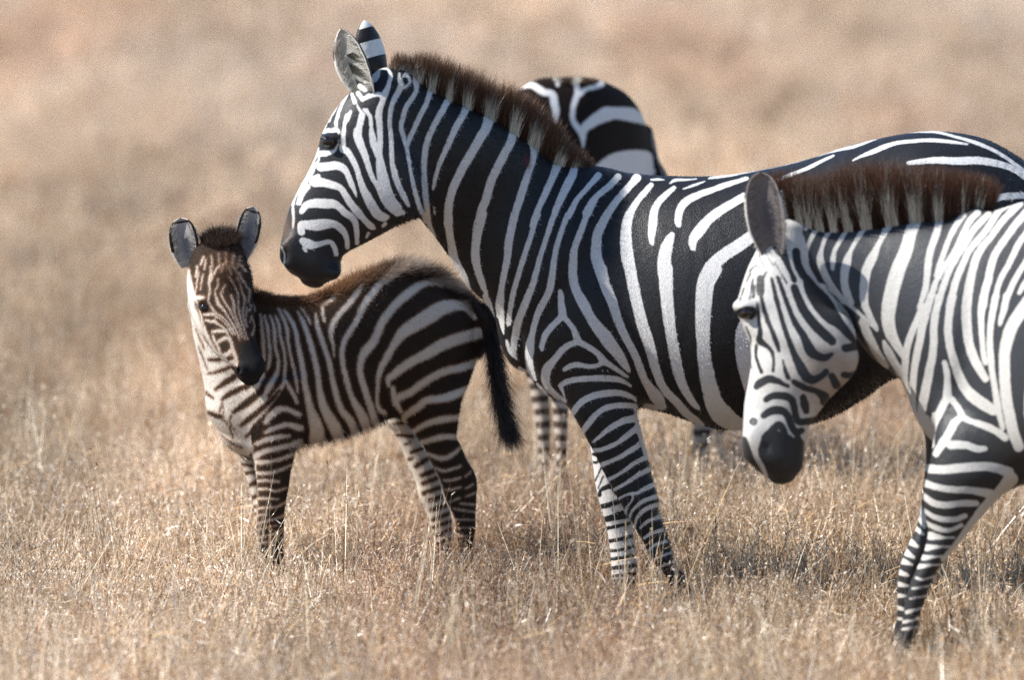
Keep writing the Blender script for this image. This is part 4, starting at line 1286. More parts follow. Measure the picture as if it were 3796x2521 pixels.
mesh_obj('tail_hair', *TV[:2], M_FUR, foal_o, attrs=dict(hairc=('FLOAT_COLOR', TV[2])), loc=root)
# ================================================================ the blurred zebra in front, at the right edge
FRONT_Y = -1.30
fz_lofts = [
    Loft('main', .06, [  # trunk; the hindquarters come towards the camera
        ('S', 3500, 1020, 3450, 1600, .13, .05, .0), ('S', 3590, 815, 3555, 1740, .19, .02, .2), ('S', 3690, 780, 3680, 1800, .235, -.04, .2),
        ('S', 3796, 747, 3800, 1790, .29, -.10, .12), ('S', 3900, 727, 3920, 1800, .32, -.17, .1), ('S', 4050, 712, 4100, 1820, .335, -.26, .08),
        ('S', 4300, 700, 4300, 1800, .34, -.40, .05), ('S', 4550, 660, 4520, 1720, .32, -.52, 0), ('S', 4750, 665, 4720, 1650, .28, -.60, 0),
        ('S', 4880, 770, 4860, 1500, .2, -.65, 0), ('S', 4950, 920, 4940, 1300, .12, -.68, 0)]),
    Loft('neck', .05, [
        ('S', 2930, 800, 3000, 1010, .065, .08), ('S', 3056, 840, 3165, 1240, .085, .07, .2), ('S', 3208, 834, 3232, 1325, .10, .06, .2), ('S', 3309, 826, 3300, 1376, .12, .05, .2),
        ('S', 3410, 817, 3345, 1415, .14, .04, .2), ('S', 3507, 812, 3400, 1500, .16, .03, .2), ('S', 3588, 800, 3480, 1600, .18, .02, .2)]),
    Loft('head', .03, [
        ('S', 2850, 832, 2972, 846, .06, .06), ('S', 2806, 923, 3022, 1010, .08, .04), ('S', 2764, 1014, 3096, 1139, .095, .02), ('S', 2731, 1139, 3150, 1250, .105, 0),
        ('S', 2750, 1200, 3180, 1315, .105, -.02), ('S', 2776, 1262, 3165, 1382, .1, -.03), ('S', 2785, 1330, 3111, 1440, .09, -.05), ('S', 2774, 1416, 3056, 1502, .078, -.06),
        ('S', 2760, 1492, 3016, 1555, .07, -.07), ('S', 2755, 1569, 2991, 1598, .068, -.08), ('S', 2752, 1636, 2982, 1650, .068, -.085), ('S', 2758, 1693, 2980, 1698, .066, -.09),
        ('S', 2804, 1742, 2972, 1742, .055, -.09), ('S', 2850, 1775, 2946, 1772, .036, -.09)], cap=.5),
    Loft('main', .05, [  # near foreleg
        ('S', 3520, 1400, 3780, 1380, .04, -.07), ('S', 3472, 1570, 3810, 1590, .085, -.13), ('S', 3446, 1722, 3790, 1735, .085, -.16), ('S', 3430, 1790, 3745, 1800, .078, -.165), ('S', 3424, 1850, 3690, 1860, .068, -.165),
        ('S', 3430, 1915, 3632, 1925, .058, -.165), ('S', 3440, 1970, 3590, 1975, .05, -.165), ('S', 3430, 2030, 3540, 2035, .046, -.165), ('S', 3405, 2095, 3486, 2100, .042, -.165),
        ('S', 3375, 2160, 3454, 2160, .038, -.165), ('S', 3358, 2224, 3432, 2220, .034, -.165), ('S', 3348, 2280, 3414, 2277, .033, -.165), ('S', 3340, 2340, 3404, 2337, .036, -.165),
        ('S', 3318, 2395, 3384, 2390, .036, -.165), ('S', 3290, 2440, 3380, 2438, .05, -.165)], cap=.2),
    Loft('fleg', .035, [  # far foreleg
        ('S', 3420, 1500, 3600, 1550, .07, .10), ('S', 3432, 1680, 3640, 1720, .065, .12), ('S', 3424, 1790, 3600, 1800, .058, .12), ('S', 3416, 1860, 3560, 1870, .052, .12),
        ('S', 3402, 1940, 3520, 1950, .048, .12), ('S', 3376, 2000, 3480, 2010, .046, .12), ('S', 3350, 2060, 3450, 2070, .045, .12), ('S', 3332, 2120, 3420, 2125, .042, .12),
        ('S', 3327, 2190, 3404, 2190, .036, .12), ('S', 3326, 2255, 3394, 2255, .032, .12), ('S', 3318, 2320, 3384, 2320, .034, .12), ('S', 3306, 2360, 3376, 2360, .036, .12), ('S', 3296, 2400, 3384, 2400, .048, .12)], cap=.2),
    Loft('hind', .05, [('S', 4500, 1200, 4880, 1180, .1, -.74), ('S', 4580, 1450, 4880, 1450, .09, -.75), ('S', 4680, 1680, 4860, 1700, .065, -.75), ('S', 4780, 1860, 4920, 1860, .05, -.75),
                       ('S', 4790, 2040, 4895, 2040, .036, -.75), ('S', 4770, 2240, 4870, 2250, .034, -.75), ('S', 4740, 2370, 4840, 2370, .036, -.75), ('S', 4720, 2520, 4840, 2520, .05, -.75)], cap=.2),
    Loft('hind', .05, [('S', 4500, 1200, 4880, 1180, .1, -.42), ('S', 4600, 1450, 4900, 1450, .09, -.41), ('S', 4720, 1680, 4900, 1700, .065, -.41), ('S', 4830, 1860, 4970, 1860, .05, -.41),
                       ('S', 4850, 2040, 4950, 2040, .036, -.41), ('S', 4830, 2240, 4930, 2250, .034, -.41), ('S', 4800, 2340, 4900, 2340, .036, -.41), ('S', 4780, 2475, 4900, 2475, .05, -.41)], cap=.2),
    Loft('hind', .03, [('S', 4870, 760, 4920, 800, .03, -.66), ('S', 4950, 900, 4990, 890, .025, -.68), ('S', 4985, 1100, 5025, 1100, .02, -.68), ('S', 4990, 1300, 5020, 1300, .015, -.68)]),
    Blob('head', .03, 'S', 2762, 1135, -.06, .036, .035, .020),
    Blob('head', .03, 'S', 3060, 1260, -.07, .09, .03, .09),
    Blob('head', .02, 'S', 2800, 1640, -.13, .03, .02, .05),
    Blob('head', .004, 'S', 2845, 1660, -.165, .014, .018, .022, carve=True),
]
fbox = (2650, 650, 5050, 2600)
fz = Sheet('dark', fbox)
paint(fz, """
W Q1 110,20,50 160,90,66 190,150,69 185,220,60 155,320,60 120,420,60 100,530,59 90,640,54 75,740,49 45,840,40 20,896,32
W Q1 390,130,55 345,190,49 300,270,45 255,370,44 220,470,44 185,560,40 155,640,24
W Q1 510,110,55 450,170,49 405,250,45 360,340,40 320,420,37 270,500,40 215,590,45 165,680,45 135,770,49 105,850,49
W Q1 600,120,49 540,180,54 470,260,50 410,360,52 350,450,50 295,550,50 250,650,52 215,750,54 190,840,52 175,896,52
W Q1 760,40,64 690,90,55 630,180,52 570,270,49 490,360,49 430,440,50 385,540,54 340,640,57 310,740,60 285,840,62 275,896,64
W Q1 850,40,64 770,120,55 690,210,52 620,310,50 545,400,57 490,500,64 460,610,67 440,700,71 425,800,74 415,896,77
W Q1 920,100,64 840,190,60 770,280,57 700,380,59 640,480,60 610,580,62 590,680,64 565,770,64 550,896,57
W Q1 920,270,49 850,360,49 800,460,49 750,560,46 700,650,45 665,750,45 650,840,45 640,896,44
W Q1 920,490,45 850,600,45 800,690,48 760,780,50 730,860,52 720,896,52
W Q1 920,650,40 870,730,40 840,785,29
W Q2 215,60,30 180,150,39 140,250,44 110,350,47 100,450,47 95,550,44 110,650,39 130,740,30 150,820,24
W Q2 270,0,47 240,100,52 215,200,52 195,300,50 175,400,49 160,500,47 150,600,45 150,700,45 160,800,40 180,880,32
W Q2 330,0,47 305,100,47 290,200,50 290,300,50 280,400,52 260,500,57 240,600,60 220,700,60 205,800,55 200,896,47
W Q2 415,0,55 395,100,52 385,200,52 390,300,52 415,400,52 445,500,57 490,600,67 550,670,77 620,720,77 680,760,64
W Q2 360,440,32 375,500,42 380,580,45 380,660,60
W Q2 375,680,55 340,750,52 300,830,50 275,896,47
W Q2 410,690,44 450,740,40 475,790,44
W Q2 475,800,42 440,830,47 410,880,44
W Q2 475,800,39 530,830,39 620,860,47 700,896,47 760,940,47
W Q2 515,0,64 505,100,64 510,200,64 520,300,60 550,400,60 590,480,57 630,550,47
W Q2 620,0,52 605,100,47 605,200,39 610,300,35 620,400,34 632,450,27
W Q2 700,0,47 680,100,45 665,200,42 660,300,40 665,400,44 675,500,39 690,600,39 705,700,42 725,800,39 745,880,30
W Q2 770,0,47 755,80,42 735,150,35 725,190,22
W Q2 930,10,76 880,80,81 810,190,81 770,300,77 755,400,72 755,500,72 760,600,71 770,700,72 790,800,72 810,896,72 850,1000,67
W Q2 1010,300,84 960,450,84 930,600,76 920,750,76 940,900,76
W Z4 345,230,46 328,300,46 335,330,36
W Z4 400,220,44 372,300,44 370,370,46
W Z4 500,250,46 470,310,46 430,370,46 400,420,36
W Z4 480,370,48 560,370,40 620,390,38 670,390,26
W Z4 350,500,48 420,505,46 500,500,48 600,490,48 700,490,48 800,520,56
W Z4 810,560,80 760,620,66 680,700,56 620,770,46 560,850,36 500,930,32 440,1000,26
W Z4 335,580,38 420,605,36 500,615,36 600,620,38 700,640,50
W Z4 330,650,34 390,690,36 460,700,36 540,690,34 620,690,34
W Z4 320,720,22 370,755,26 420,775,30 500,780,30 560,760,28
W Z4 315,770,18 350,800,22 400,825,30 470,840,22 540,810,22
W Z4 370,870,46 440,880,17 500,880,14
W Z4 350,935,38 420,930,14 480,930,12
W Z4 330,990,32 400,985,12 450,980,12
W Z4 305,1040,28 380,1030,12 430,1030,11
W Z4 290,1100,14 330,1110,12 400,1090,12
W Z4 270,1160,12 370,1145,12
W Z4 260,1215,12 350,1200,11
W Z4 240,1290,22 330,1265,11
W Z4 220,1345,18 310,1325,14
W Z4 210,1385,14 300,1372,14
""")
for k, xx in enumerate(range(4080, 4960, 120)):
    fz.stroke('S', [(xx + 40, 720, 40), (xx, 900, 50), (xx + 10, 1200, 60), (xx + 60, 1500, 60), (xx + 120, 1760, 50)], True)
paint(fz, """
W Z1 620,600,25 630,700,25 610,800,25 620,870,40 650,960,40 680,1060,33 720,1180,40 780,1280,49 860,1380,58 950,1450,58 1050,1500,67
W Z1 560,880,33 590,990,33 640,1110,33
W Z1 690,540,74 655,585,44
W Z1 775,540,67 740,595,35
W Z1 880,535,74 830,605,48 780,700,37 745,800,37 725,900,65 740,990,58 800,1070,49 900,1150,33 1000,1250,40 1080,1340,40 1130,1430,49 1150,1500,40
W Z1 900,1100,19 1000,1180,26 1100,1260,30 1200,1340,33 1300,1430,30 1380,1510,23
W Z1 1000,530,79 960,605,42 910,690,37 880,790,37 870,880,65 900,980,65 940,1060,58 1010,1160,49 1080,1250,49
W Z1 1130,530,79 1100,615,42 1050,700,37 1000,790,37 985,870,49 980,960,32
W Z1 1285,510,97 1255,595,53 1200,690,40 1140,800,40 1110,890,74 1090,990,74 1085,1080,67 1110,1180,67 1150,1260,49
W Z1 1520,490,114 1480,565,70 1430,660,49 1380,760,49 1340,850,83 1290,950,83 1270,1060,83 1260,1170,76 1270,1280,67 1320,1390,49 1370,1480,40
W Z1 1250,1430,67 1270,1510,58 1290,1568,58
W Z3 410,130,110 400,185,90 350,300,86 310,450,96 260,570,106 220,700,106 190,830,106 180,950,96 200,1050,86 240,1130,66 290,1210,46
W Z3 150,1110,26 180,1180,56 230,1270,56 270,1340,56
W Z3 10,1000,56 50,1100,66 110,1210,56 170,1290,38
""")
fhead = Sheet('light', fbox)  # face stripes; brow shading and skin creases also put in as dark strokes
paint(fhead, """
K Q3 520,240,55 560,320,100 620,400,128 680,480,112 740,540,71 800,610,55 840,660,35
K Q3 440,300,55 470,380,59 510,460,63 570,540,67 640,610,67 690,655,59
K Q3 330,230,27 370,340,32 410,450,35 450,540,43 490,600,49 520,660,59 550,720,73 590,750,59 640,765,51 690,740,27
K Q3 290,240,23 320,370,32 350,480,32 380,580,35 410,660,39 440,740,46 470,800,59 500,860,73
K Q3 215,330,26 235,420,29 265,520,33 300,600,33 325,670,33 340,720,23
K Q3 215,240,55 215,330,55
K Q3 165,290,32 170,360,23
K Q3 90,475,51 130,455,71 150,490,49
K Q3 195,400,20 205,500,23 215,600,35 210,650,49 250,680,35 290,720,27 305,780,23 300,850,23
K Q3 190,680,22 185,740,23 200,800,23 225,860,27
K Q3 365,780,17 380,840,27 400,896,35
K Q3 105,300,13 80,390,13
K Q3 150,200,13 120,260,13
K Q3 340,30,92 370,90,51 400,170,27
K Q3 375,90,46 410,180,32 440,250,39
K Q3 450,60,55 465,150,55 500,220,55
K Q3 560,60,61 570,150,59 620,240,61
K Q3 780,700,55 860,690,55
K Q3 700,300,92 760,360,76
K Q4 480,100,58 510,160,70 560,195,58 620,170,45 650,140,42
K Q4 440,210,42 520,250,42 590,270,42 640,310,70 640,340,58
K Q4 690,170,48 720,230,58
K Q4 770,160,45 820,165,42 860,140,29
K Q4 340,205,42 270,190,55 210,220,55 190,240,45
K Q4 400,235,29 340,210,29
K Q4 255,325,42 300,300,48 370,300,55 420,320,52 440,370,48 450,430,48 470,470,48 530,470,48 590,460,48 640,440,29
K Q4 500,310,45 510,360,58 520,400,45
K Q4 240,430,45 290,400,58 350,395,58 390,420,48 420,490,48 450,540,48 490,530,45
K Q4 170,470,55
K Q4 290,530,45 340,490,50 370,530,48 390,590,45
K Q4 440,600,45 470,580,29
K Q4 105,600,62 120,680,95 150,740,100 190,790,82
K Q4 320,610,138 350,690,288 380,770,275 390,830,212
K Q4 440,660,162 450,740,150
K Q4 470,620,75 480,800,75
K Q4 235,660,68 250,720,55
K Q4 300,600,160 330,700,260 360,800,240 420,860,160
K Q4 90,620,60 100,700,90 140,770,110 190,820,90
K Q3 195,50,10 215,110,10 240,160,9
K Q3 235,30,9 265,100,9 300,150,9
K Q3 140,190,14 185,150,10 215,170,9
K Q3 255,190,12 235,230,20
K Q3 165,240,14 150,320,12 140,380,12
K Q3 310,130,10 350,200,12 390,270,14
K Q3 120,560,12 150,640,14 140,720,10
K Q4 140,60,12 160,120,10
K Q4 460,560,40 490,650,70
K Q3 100,470,73 150,465,85
K Q3 60,470,37 100,440,24
W Q4 190,560,60 175,640,40 195,710,34 230,770,30 255,830,22
""")
fleg = Sheet('dark', fbox)
paint(fleg, """
W Z4 310,690,20 330,760,26 350,800,24
W Z4 300,770,20 340,830,20
W Z4 280,830,30 330,870,20
W Z4 255,910,40 300,940,20
W Z4 230,970,42 280,1000,18
W Z4 215,1022,36 270,1040,14
W Z4 200,1085,34 250,1100,16
W Z4 195,1150,30 250,1160,14
W Z4 190,1215,26 250,1215,12
W Z4 185,1280,24 240,1295,18
W Z4 180,1340,16 230,1345,14
W Z4 340,500,40 400,510,40
W Z4 330,580,40 400,600,36
W Z4 320,650,36 390,690,30
""")
fhind = Sheet('dark', fbox)
for yy in range(760, 2480, 60):
    fhind.stroke('S', [(4400, yy + 30, 28), (4700, yy, 32), (5040, yy + 25, 26)], True)
V, Q, lay, Y0 = make_body(fz_lofts, FRONT_Y, 0.0062, 3)
sdf, vpx, vpy = pattern(V, Y0, lay, dict(main=fz, neck=fz, head=fhead, fleg=fleg, hind=fhind), FRONT_Y, (.045, -.09))
light, dark = regional(V, vpx, vpy, (.50, .48, .445), (.034, .036, .040))
ih = lay == 'head'
dark[(lay == 'main') | (lay == 'neck')] = (.034, .036, .040)  # greyer on trunk and neck: sunlit sheen put into the stripe colour
dark[ih] = (.020, .020, .021)
lowd = wedge(vpy, 1500, 1700)[:, None]
dark = dark * (1 - lowd) + np.array([.022, .021, .021]) * lowd
jaw = np.clip(np.exp(-(((vpx - 3080) / 130) ** 2 + ((vpy - 1400) / 130) ** 2)) * 1.2, 0, .9) * ih  # shade of the cheek and jaw underside, put into the coat colour
light = light * (1 - jaw[:, None]) + np.array([.30, .225, .165]) * jaw[:, None]
nose = np.exp(-(((vpx - 2800) / 40) ** 2 + ((vpy - 1690) / 60) ** 2)) * ih * .6
light = light * (1 - nose[:, None]) + np.array([.34, .27, .21]) * nose[:, None]
lt = wedge(V[:, 2], .62, .15)[:, None] * .25
light = light * (1 - lt) + np.array([.45, .37, .29]) * lt
fe = ear_mesh('Z1', (330, 92), (440, 830), 350, FRONT_Y, -.06, -.02, (-.35, -1, -.05), 'front', cup=.62)
V0 = V
V, Q, sdf, light, dark = join([(V, Q, sdf, light, dark), fe[:5]])
root = (1.4, FRONT_Y, 0)
front_o = thing('zebra', root, 'blurred zebra nearest the camera at the right edge, walking with its head lowered', 'zebra', 'zebras grazing on the dry savanna')
mesh_obj('body', V, Q, M_ADULT, front_o, attrs=dict(sdf=('FLOAT', sdf), lightc=('FLOAT_COLOR', light), darkc=('FLOAT_COLOR', dark)), loc=root)
p = surf_point(V0, vpx, vpy, 2768, 1166, 8)
eye(front_o, p + np.array([.004, .008, 0]), .021, root, .85)
eye(front_o, (p[0] - .01, 2 * (FRONT_Y - .005) - p[1] - .01, p[2]), .021, root, .85)
MV, MQ, MC = mane_mesh([
    (520, 720, 360, -.05, -1), (620, 765, 390, -.05, -1), (760, 785, 400, -.12, -1), (900, 788, 400, -.2, -1), (1050, 782, 450, -.22, -1), (1200, 775, 480, -.22, -1), (1400, 760, 470, -.18, -1),
    (1600, 742, 430, -.12, -1), (1790, 735, 390, -.04, -1), (1950, 700, 320, .02, -1), (2060, 690, 280, .08, -1), (2130, 672, 200, .12, -1)], 'R1', FRONT_Y, (.07, .02), .16, fz, 15000,
    (.030, .017, .012), (.115, .056, .034), split=.70, halfw=.016, wid=.002, jitter=.08, dy=-10, wide=0, ylean=-.10, light=(.70, .66, .57))
e1 = ear_tufts(fe[5], 500, np.array([.22, .20, .19]), np.array([.07, .07, .07]), .03)
g1 = ear_fringe(fe[5], 400, 1, (.72, .68, .60)); g2 = ear_fringe(fe[5], 400, -1, (.72, .68, .60))
MV, MQ, MC = join([(MV, MQ, MC), e1, g1, g2])
mesh_obj('mane', MV, MQ, M_HAIR, front_o, attrs=dict(hairc=('FLOAT_COLOR', MC)), loc=root)

# ================================================================ the zebra behind, grazing, mostly hidden
BACK_Y = 3.0
bz_lofts = [
    Loft('main', .06, [
        ('S', 1850, 480, 1880, 1240, .15, -.14, .1), ('S', 1880, 400, 1900, 1330, .20, -.13, .2), ('S', 1942, 318, 1960, 1380, .26, -.10, .2), ('S', 2010, 290, 2030, 1390, .28, -.06, .15),
        ('S', 2090, 286, 2110, 1380, .29, .0, .1), ('S', 2180, 287, 2180, 1340, .28, .07, .05), ('S', 2250, 306, 2240, 1290, .27, .15, 0), ('S', 2320, 344, 2310, 1250, .24, .24, 0),
        ('S', 2370, 405, 2365, 1150, .2, .31, 0), ('S', 2402, 490, 2405, 1000, .14, .36, 0), ('S', 2416, 600, 2420, 850, .08, .38, 0)]),
    Loft('main', .05, [('S', 2050, 480, 2040, 900, .13, -0.14), ('S', 1990, 620, 1950, 960, .10, -0.18), ('S', 1950, 800, 1880, 1050, .085, -0.22), ('S', 1950, 960, 1870, 1130, .075, -0.25)]),
    Loft('main', .03, [('S', 1960, 960, 1870, 1010, .075, -0.25), ('S', 1980, 1080, 1880, 1120, .075, -0.26), ('S', 1990, 1200, 1910, 1220, .06, -0.27), ('S', 2000, 1320, 1935, 1330, .05, -0.28), ('S', 1990, 1390, 1950, 1395, .035, -0.28)], cap=.5),
    Loft('leg', .05, [('S', 1920, 1150, 2040, 1150, .07, 0.02), ('S', 1945, 1330, 2030, 1330, .06, 0.02), ('S', 1970, 1480, 2036, 1480, .048, 0.02), ('S', 1986, 1570, 2042, 1570, .042, 0.02), ('S', 1996, 1700, 2038, 1700, .032, 0.02),
                      ('S', 1996, 1790, 2036, 1790, .032, 0.02), ('S', 1990, 1868, 2046, 1868, .04, 0.02)], cap=.2),
    Loft('leg', .05, [('S', 1990, 1150, 2130, 1150, .08, -0.16), ('S', 2020, 1330, 2115, 1330, .06, -0.20), ('S', 2044, 1480, 2108, 1480, .05, -0.22), ('S', 2054, 1600, 2104, 1600, .042, -0.22), ('S', 2060, 1720, 2100, 1720, .032, -0.22),
                      ('S', 2060, 1800, 2098, 1800, .032, -0.22), ('S', 2052, 1885, 2110, 1885, .04, -0.22)], cap=.2),
    Loft('leg', .05, [('S', 2220, 700, 2418, 720, .1, 0.25), ('S', 2240, 950, 2450, 930, .11, 0.23), ('S', 2330, 1180, 2530, 1150, .09, 0.21), ('S', 2460, 1370, 2600, 1340, .06, 0.21), ('S', 2550, 1500, 2640, 1480, .045, 0.21),
                      ('S', 2570, 1620, 2632, 1620, .034, 0.21), ('S', 2560, 1760, 2620, 1760, .032, 0.21), ('S', 2540, 1900, 2610, 1900, .042, 0.21)], cap=.2),
    Loft('leg', .05, [('S', 2200, 800, 2400, 800, .1, 0.57), ('S', 2240, 1050, 2440, 1030, .09, 0.59), ('S', 2400, 1280, 2560, 1260, .065, 0.60), ('S', 2540, 1460, 2650, 1440, .05, 0.60), ('S', 2615, 1560, 2690, 1550, .04, 0.60),
                      ('S', 2620, 1700, 2676, 1700, .032, 0.60), ('S', 2600, 1850, 2665, 1850, .042, 0.60)], cap=.2),
    Loft('tail', .02, [('S', 2385, 470, 2420, 480, .03, 0.41), ('S', 2404, 540, 2432, 540, .026, 0.37), ('S', 2416, 600, 2446, 596, .024, 0.35), ('S', 2430, 650, 2472, 640, .024, 0.34), ('S', 2450, 720, 2500, 720, .024, 0.33),
                       ('S', 2470, 850, 2520, 850, .03, 0.33), ('S', 2480, 1000, 2530, 1000, .035, 0.33), ('S', 2490, 1150, 2530, 1150, .03, 0.33), ('S', 2500, 1280, 2525, 1280, .012, 0.33)]),
]
bbox = (1600, 250, 2750, 1950)
bz = Sheet('dark', bbox)
paint(bz, """
W B1 100,250,30 180,220,60 260,210,80 340,260,88 420,310,88 500,320,88 540,360,98 550,450,98 570,540,98 570,620,78 560,720,26
W B1 550,100,40 590,150,58 595,205,46
W B1 845,80,80 840,170,76 850,240,66 860,300,78 830,400,78 800,500,68 790,600,68 800,680,68 840,750,78 880,800,88 920,860,88 930,960,56 930,1040,18
W B1 1180,165,76 1110,210,66 1000,240,56 930,280,66 880,340,56
W B1 1740,620,120 1600,570,188 1480,560,178 1350,560,158 1240,580,188 1130,640,158 1030,710,138 950,780,108 920,860,98
W B1 1160,1330,180 1350,1260,300 1500,1230,340 1650,1220,360 1760,1220,360
W B1 1200,1700,200 1500,1650,200 1800,1600,200
""")
bl = Sheet('light', bbox)
for k, yy in enumerate(range(900, 1900, 48)):
    bl.stroke('S', [(1900, yy + 14, 24), (2060, yy, 26), (2140, yy + 16, 24)], False)
    bl.stroke('S', [(2200, yy + 44, 24), (2420, yy, 28), (2720, yy - 20, 24)], False)
bt = Sheet('dark', bbox)
V, Q, lay, Y0 = make_body(bz_lofts, BACK_Y, 0.008, 3)
# the rear is turned to the camera: stripes lie on it by a plan map mirrored across the spine
sdf, vpx, vpy = pattern(V, Y0, lay, dict(main=bz, leg=bl, tail=bt), BACK_Y, (.005, -.09))
light, dark = regional(V, vpx, vpy, (.70, .67, .64), (.016, .011, .009))
td = (lay == 'tail') & (vpx - np.interp(vpy, [520, 640, 800], [2424, 2466, 2510]) > -6)
dark[td] = (.20, .18, .17)
lg = lay == 'leg'
light[lg] = (.42, .36, .30)
dark[lg] = (.06, .045, .036)
root = (.1, BACK_Y, 0)
back_o = thing('zebra', root, 'zebra grazing behind the others, only its banded rump showing over the mane', 'zebra', 'zebras grazing on the dry savanna')
mesh_obj('body', V, Q, M_FAR, back_o, attrs=dict(sdf=('FLOAT', sdf), lightc=('FLOAT_COLOR', light), darkc=('FLOAT_COLOR', dark)), loc=root)
# low fuzz along its spine
FM = mane_mesh([(60, 330, 60, 0, -1), (180, 215, 50, 0, -1), (340, 130, 40, 0, -1), (600, 105, 40, .1, -1), (850, 92, 36, .1, -1), (1080, 105, 26, .2, -1)], 'B1', BACK_Y, (-.12, .0), .1,
               bz, 900, (.05, .03, .02), (.12, .075, .05), split=.9, halfw=.03, wid=.003, jitter=.3)
mesh_obj('mane', *FM[:2], M_HAIR, back_o, attrs=dict(hairc=('FLOAT_COLOR', FM[2])), loc=root)
# ================================================================ the savanna
def ground_material():
    m, nt, p = new_mat('dry_soil')
    N, L = nt.nodes.new, nt.links.new
    tc = N('ShaderNodeTexCoord')
    n1 = N('ShaderNodeTexNoise'); n1.inputs['Scale'].default_value = 0.35; n1.inputs['Detail'].default_value = 6
    n2 = N('ShaderNodeTexNoise'); n2.inputs['Scale'].default_value = 24; n2.inputs['Detail'].default_value = 5
    for n_ in (n1, n2):
        L(tc.outputs['Object'], n_.inputs['Vector'])
    r1 = N('ShaderNodeValToRGB')
    r1.color_ramp.elements[0].position = .35; r1.color_ramp.elements[0].color = (.20, .125, .075, 1)
    r1.color_ramp.elements[1].position = .68; r1.color_ramp.elements[1].color = (.36, .26, .17, 1)
    L(n1.outputs[0], r1.inputs[0])
    r2 = N('ShaderNodeMapRange'); r2.inputs['To Min'].default_value = .45; r2.inputs['To Max'].default_value = 1.25
    L(n2.outputs[0], r2.inputs['Value'])
    mx = N('ShaderNodeMix'); mx.data_type = 'RGBA'; mx.blend_type = 'MULTIPLY'; mx.inputs['Factor'].default_value = 1
    L(r1.outputs[0], mx.inputs[6]); L(r2.outputs[0], mx.inputs[7])
    L(mx.outputs[2], p.inputs['Base Color'])
    p.inputs['Roughness'].default_value = .95; p.inputs['Specular IOR Level'].default_value = .1
    b = N('ShaderNodeBump'); b.inputs['Distance'].default_value = .05
    L(n2.outputs[0], b.inputs['Height']); L(b.outputs[0], p.inputs['Normal'])
    return m


g = mesh_obj('ground', [(-3000, -300, 0), (3000, -300, 0), (3000, 5000, 0), (-3000, 5000, 0)], [(0, 1, 2, 3)], ground_material(), smooth_=False)
tag(g, 'sandy dry soil between the grass tufts', None, None, 'structure')


def grass_material():
    m, nt, p = new_mat('dry_straw')
    N, L = nt.nodes.new, nt.links.new
    at = N('ShaderNodeAttribute'); at.attribute_name = 'bladec'
    it = N('ShaderNodeAttribute'); it.attribute_type = 'INSTANCER'; it.attribute_name = 'tint'
    mx = N('ShaderNodeMix'); mx.data_type = 'RGBA'; mx.blend_type = 'MULTIPLY'; mx.inputs['Factor'].default_value = 1
    L(at.outputs['Color'], mx.inputs[6]); L(it.outputs['Color'], mx.inputs[7])
    d = N('ShaderNodeBsdfDiffuse'); t = N('ShaderNodeBsdfTranslucent'); gl = N('ShaderNodeBsdfGlossy')
    gl.inputs['Roughness'].default_value = .28
    for s_ in (d, t):
        L(mx.outputs[2], s_.inputs['Color'])
    a = N('ShaderNodeMixShader'); a.inputs[0].default_value = .22
    L(d.outputs[0], a.inputs[1]); L(t.outputs[0], a.inputs[2])
    b = N('ShaderNodeMixShader'); b.inputs[0].default_value = .03
    L(a.outputs[0], b.inputs[1]); L(gl.outputs[0], b.inputs[2])
    L(b.outputs[0], nt.nodes['Material Output'].inputs['Surface'])
    return m


M_GRASS = grass_material()
PAL = np.array([(.78, .65, .465), (.64, .475, .29), (.52, .36, .20), (.37, .22, .112), (.175, .088, .043), (.62, .545, .44), (.90, .82, .68)])


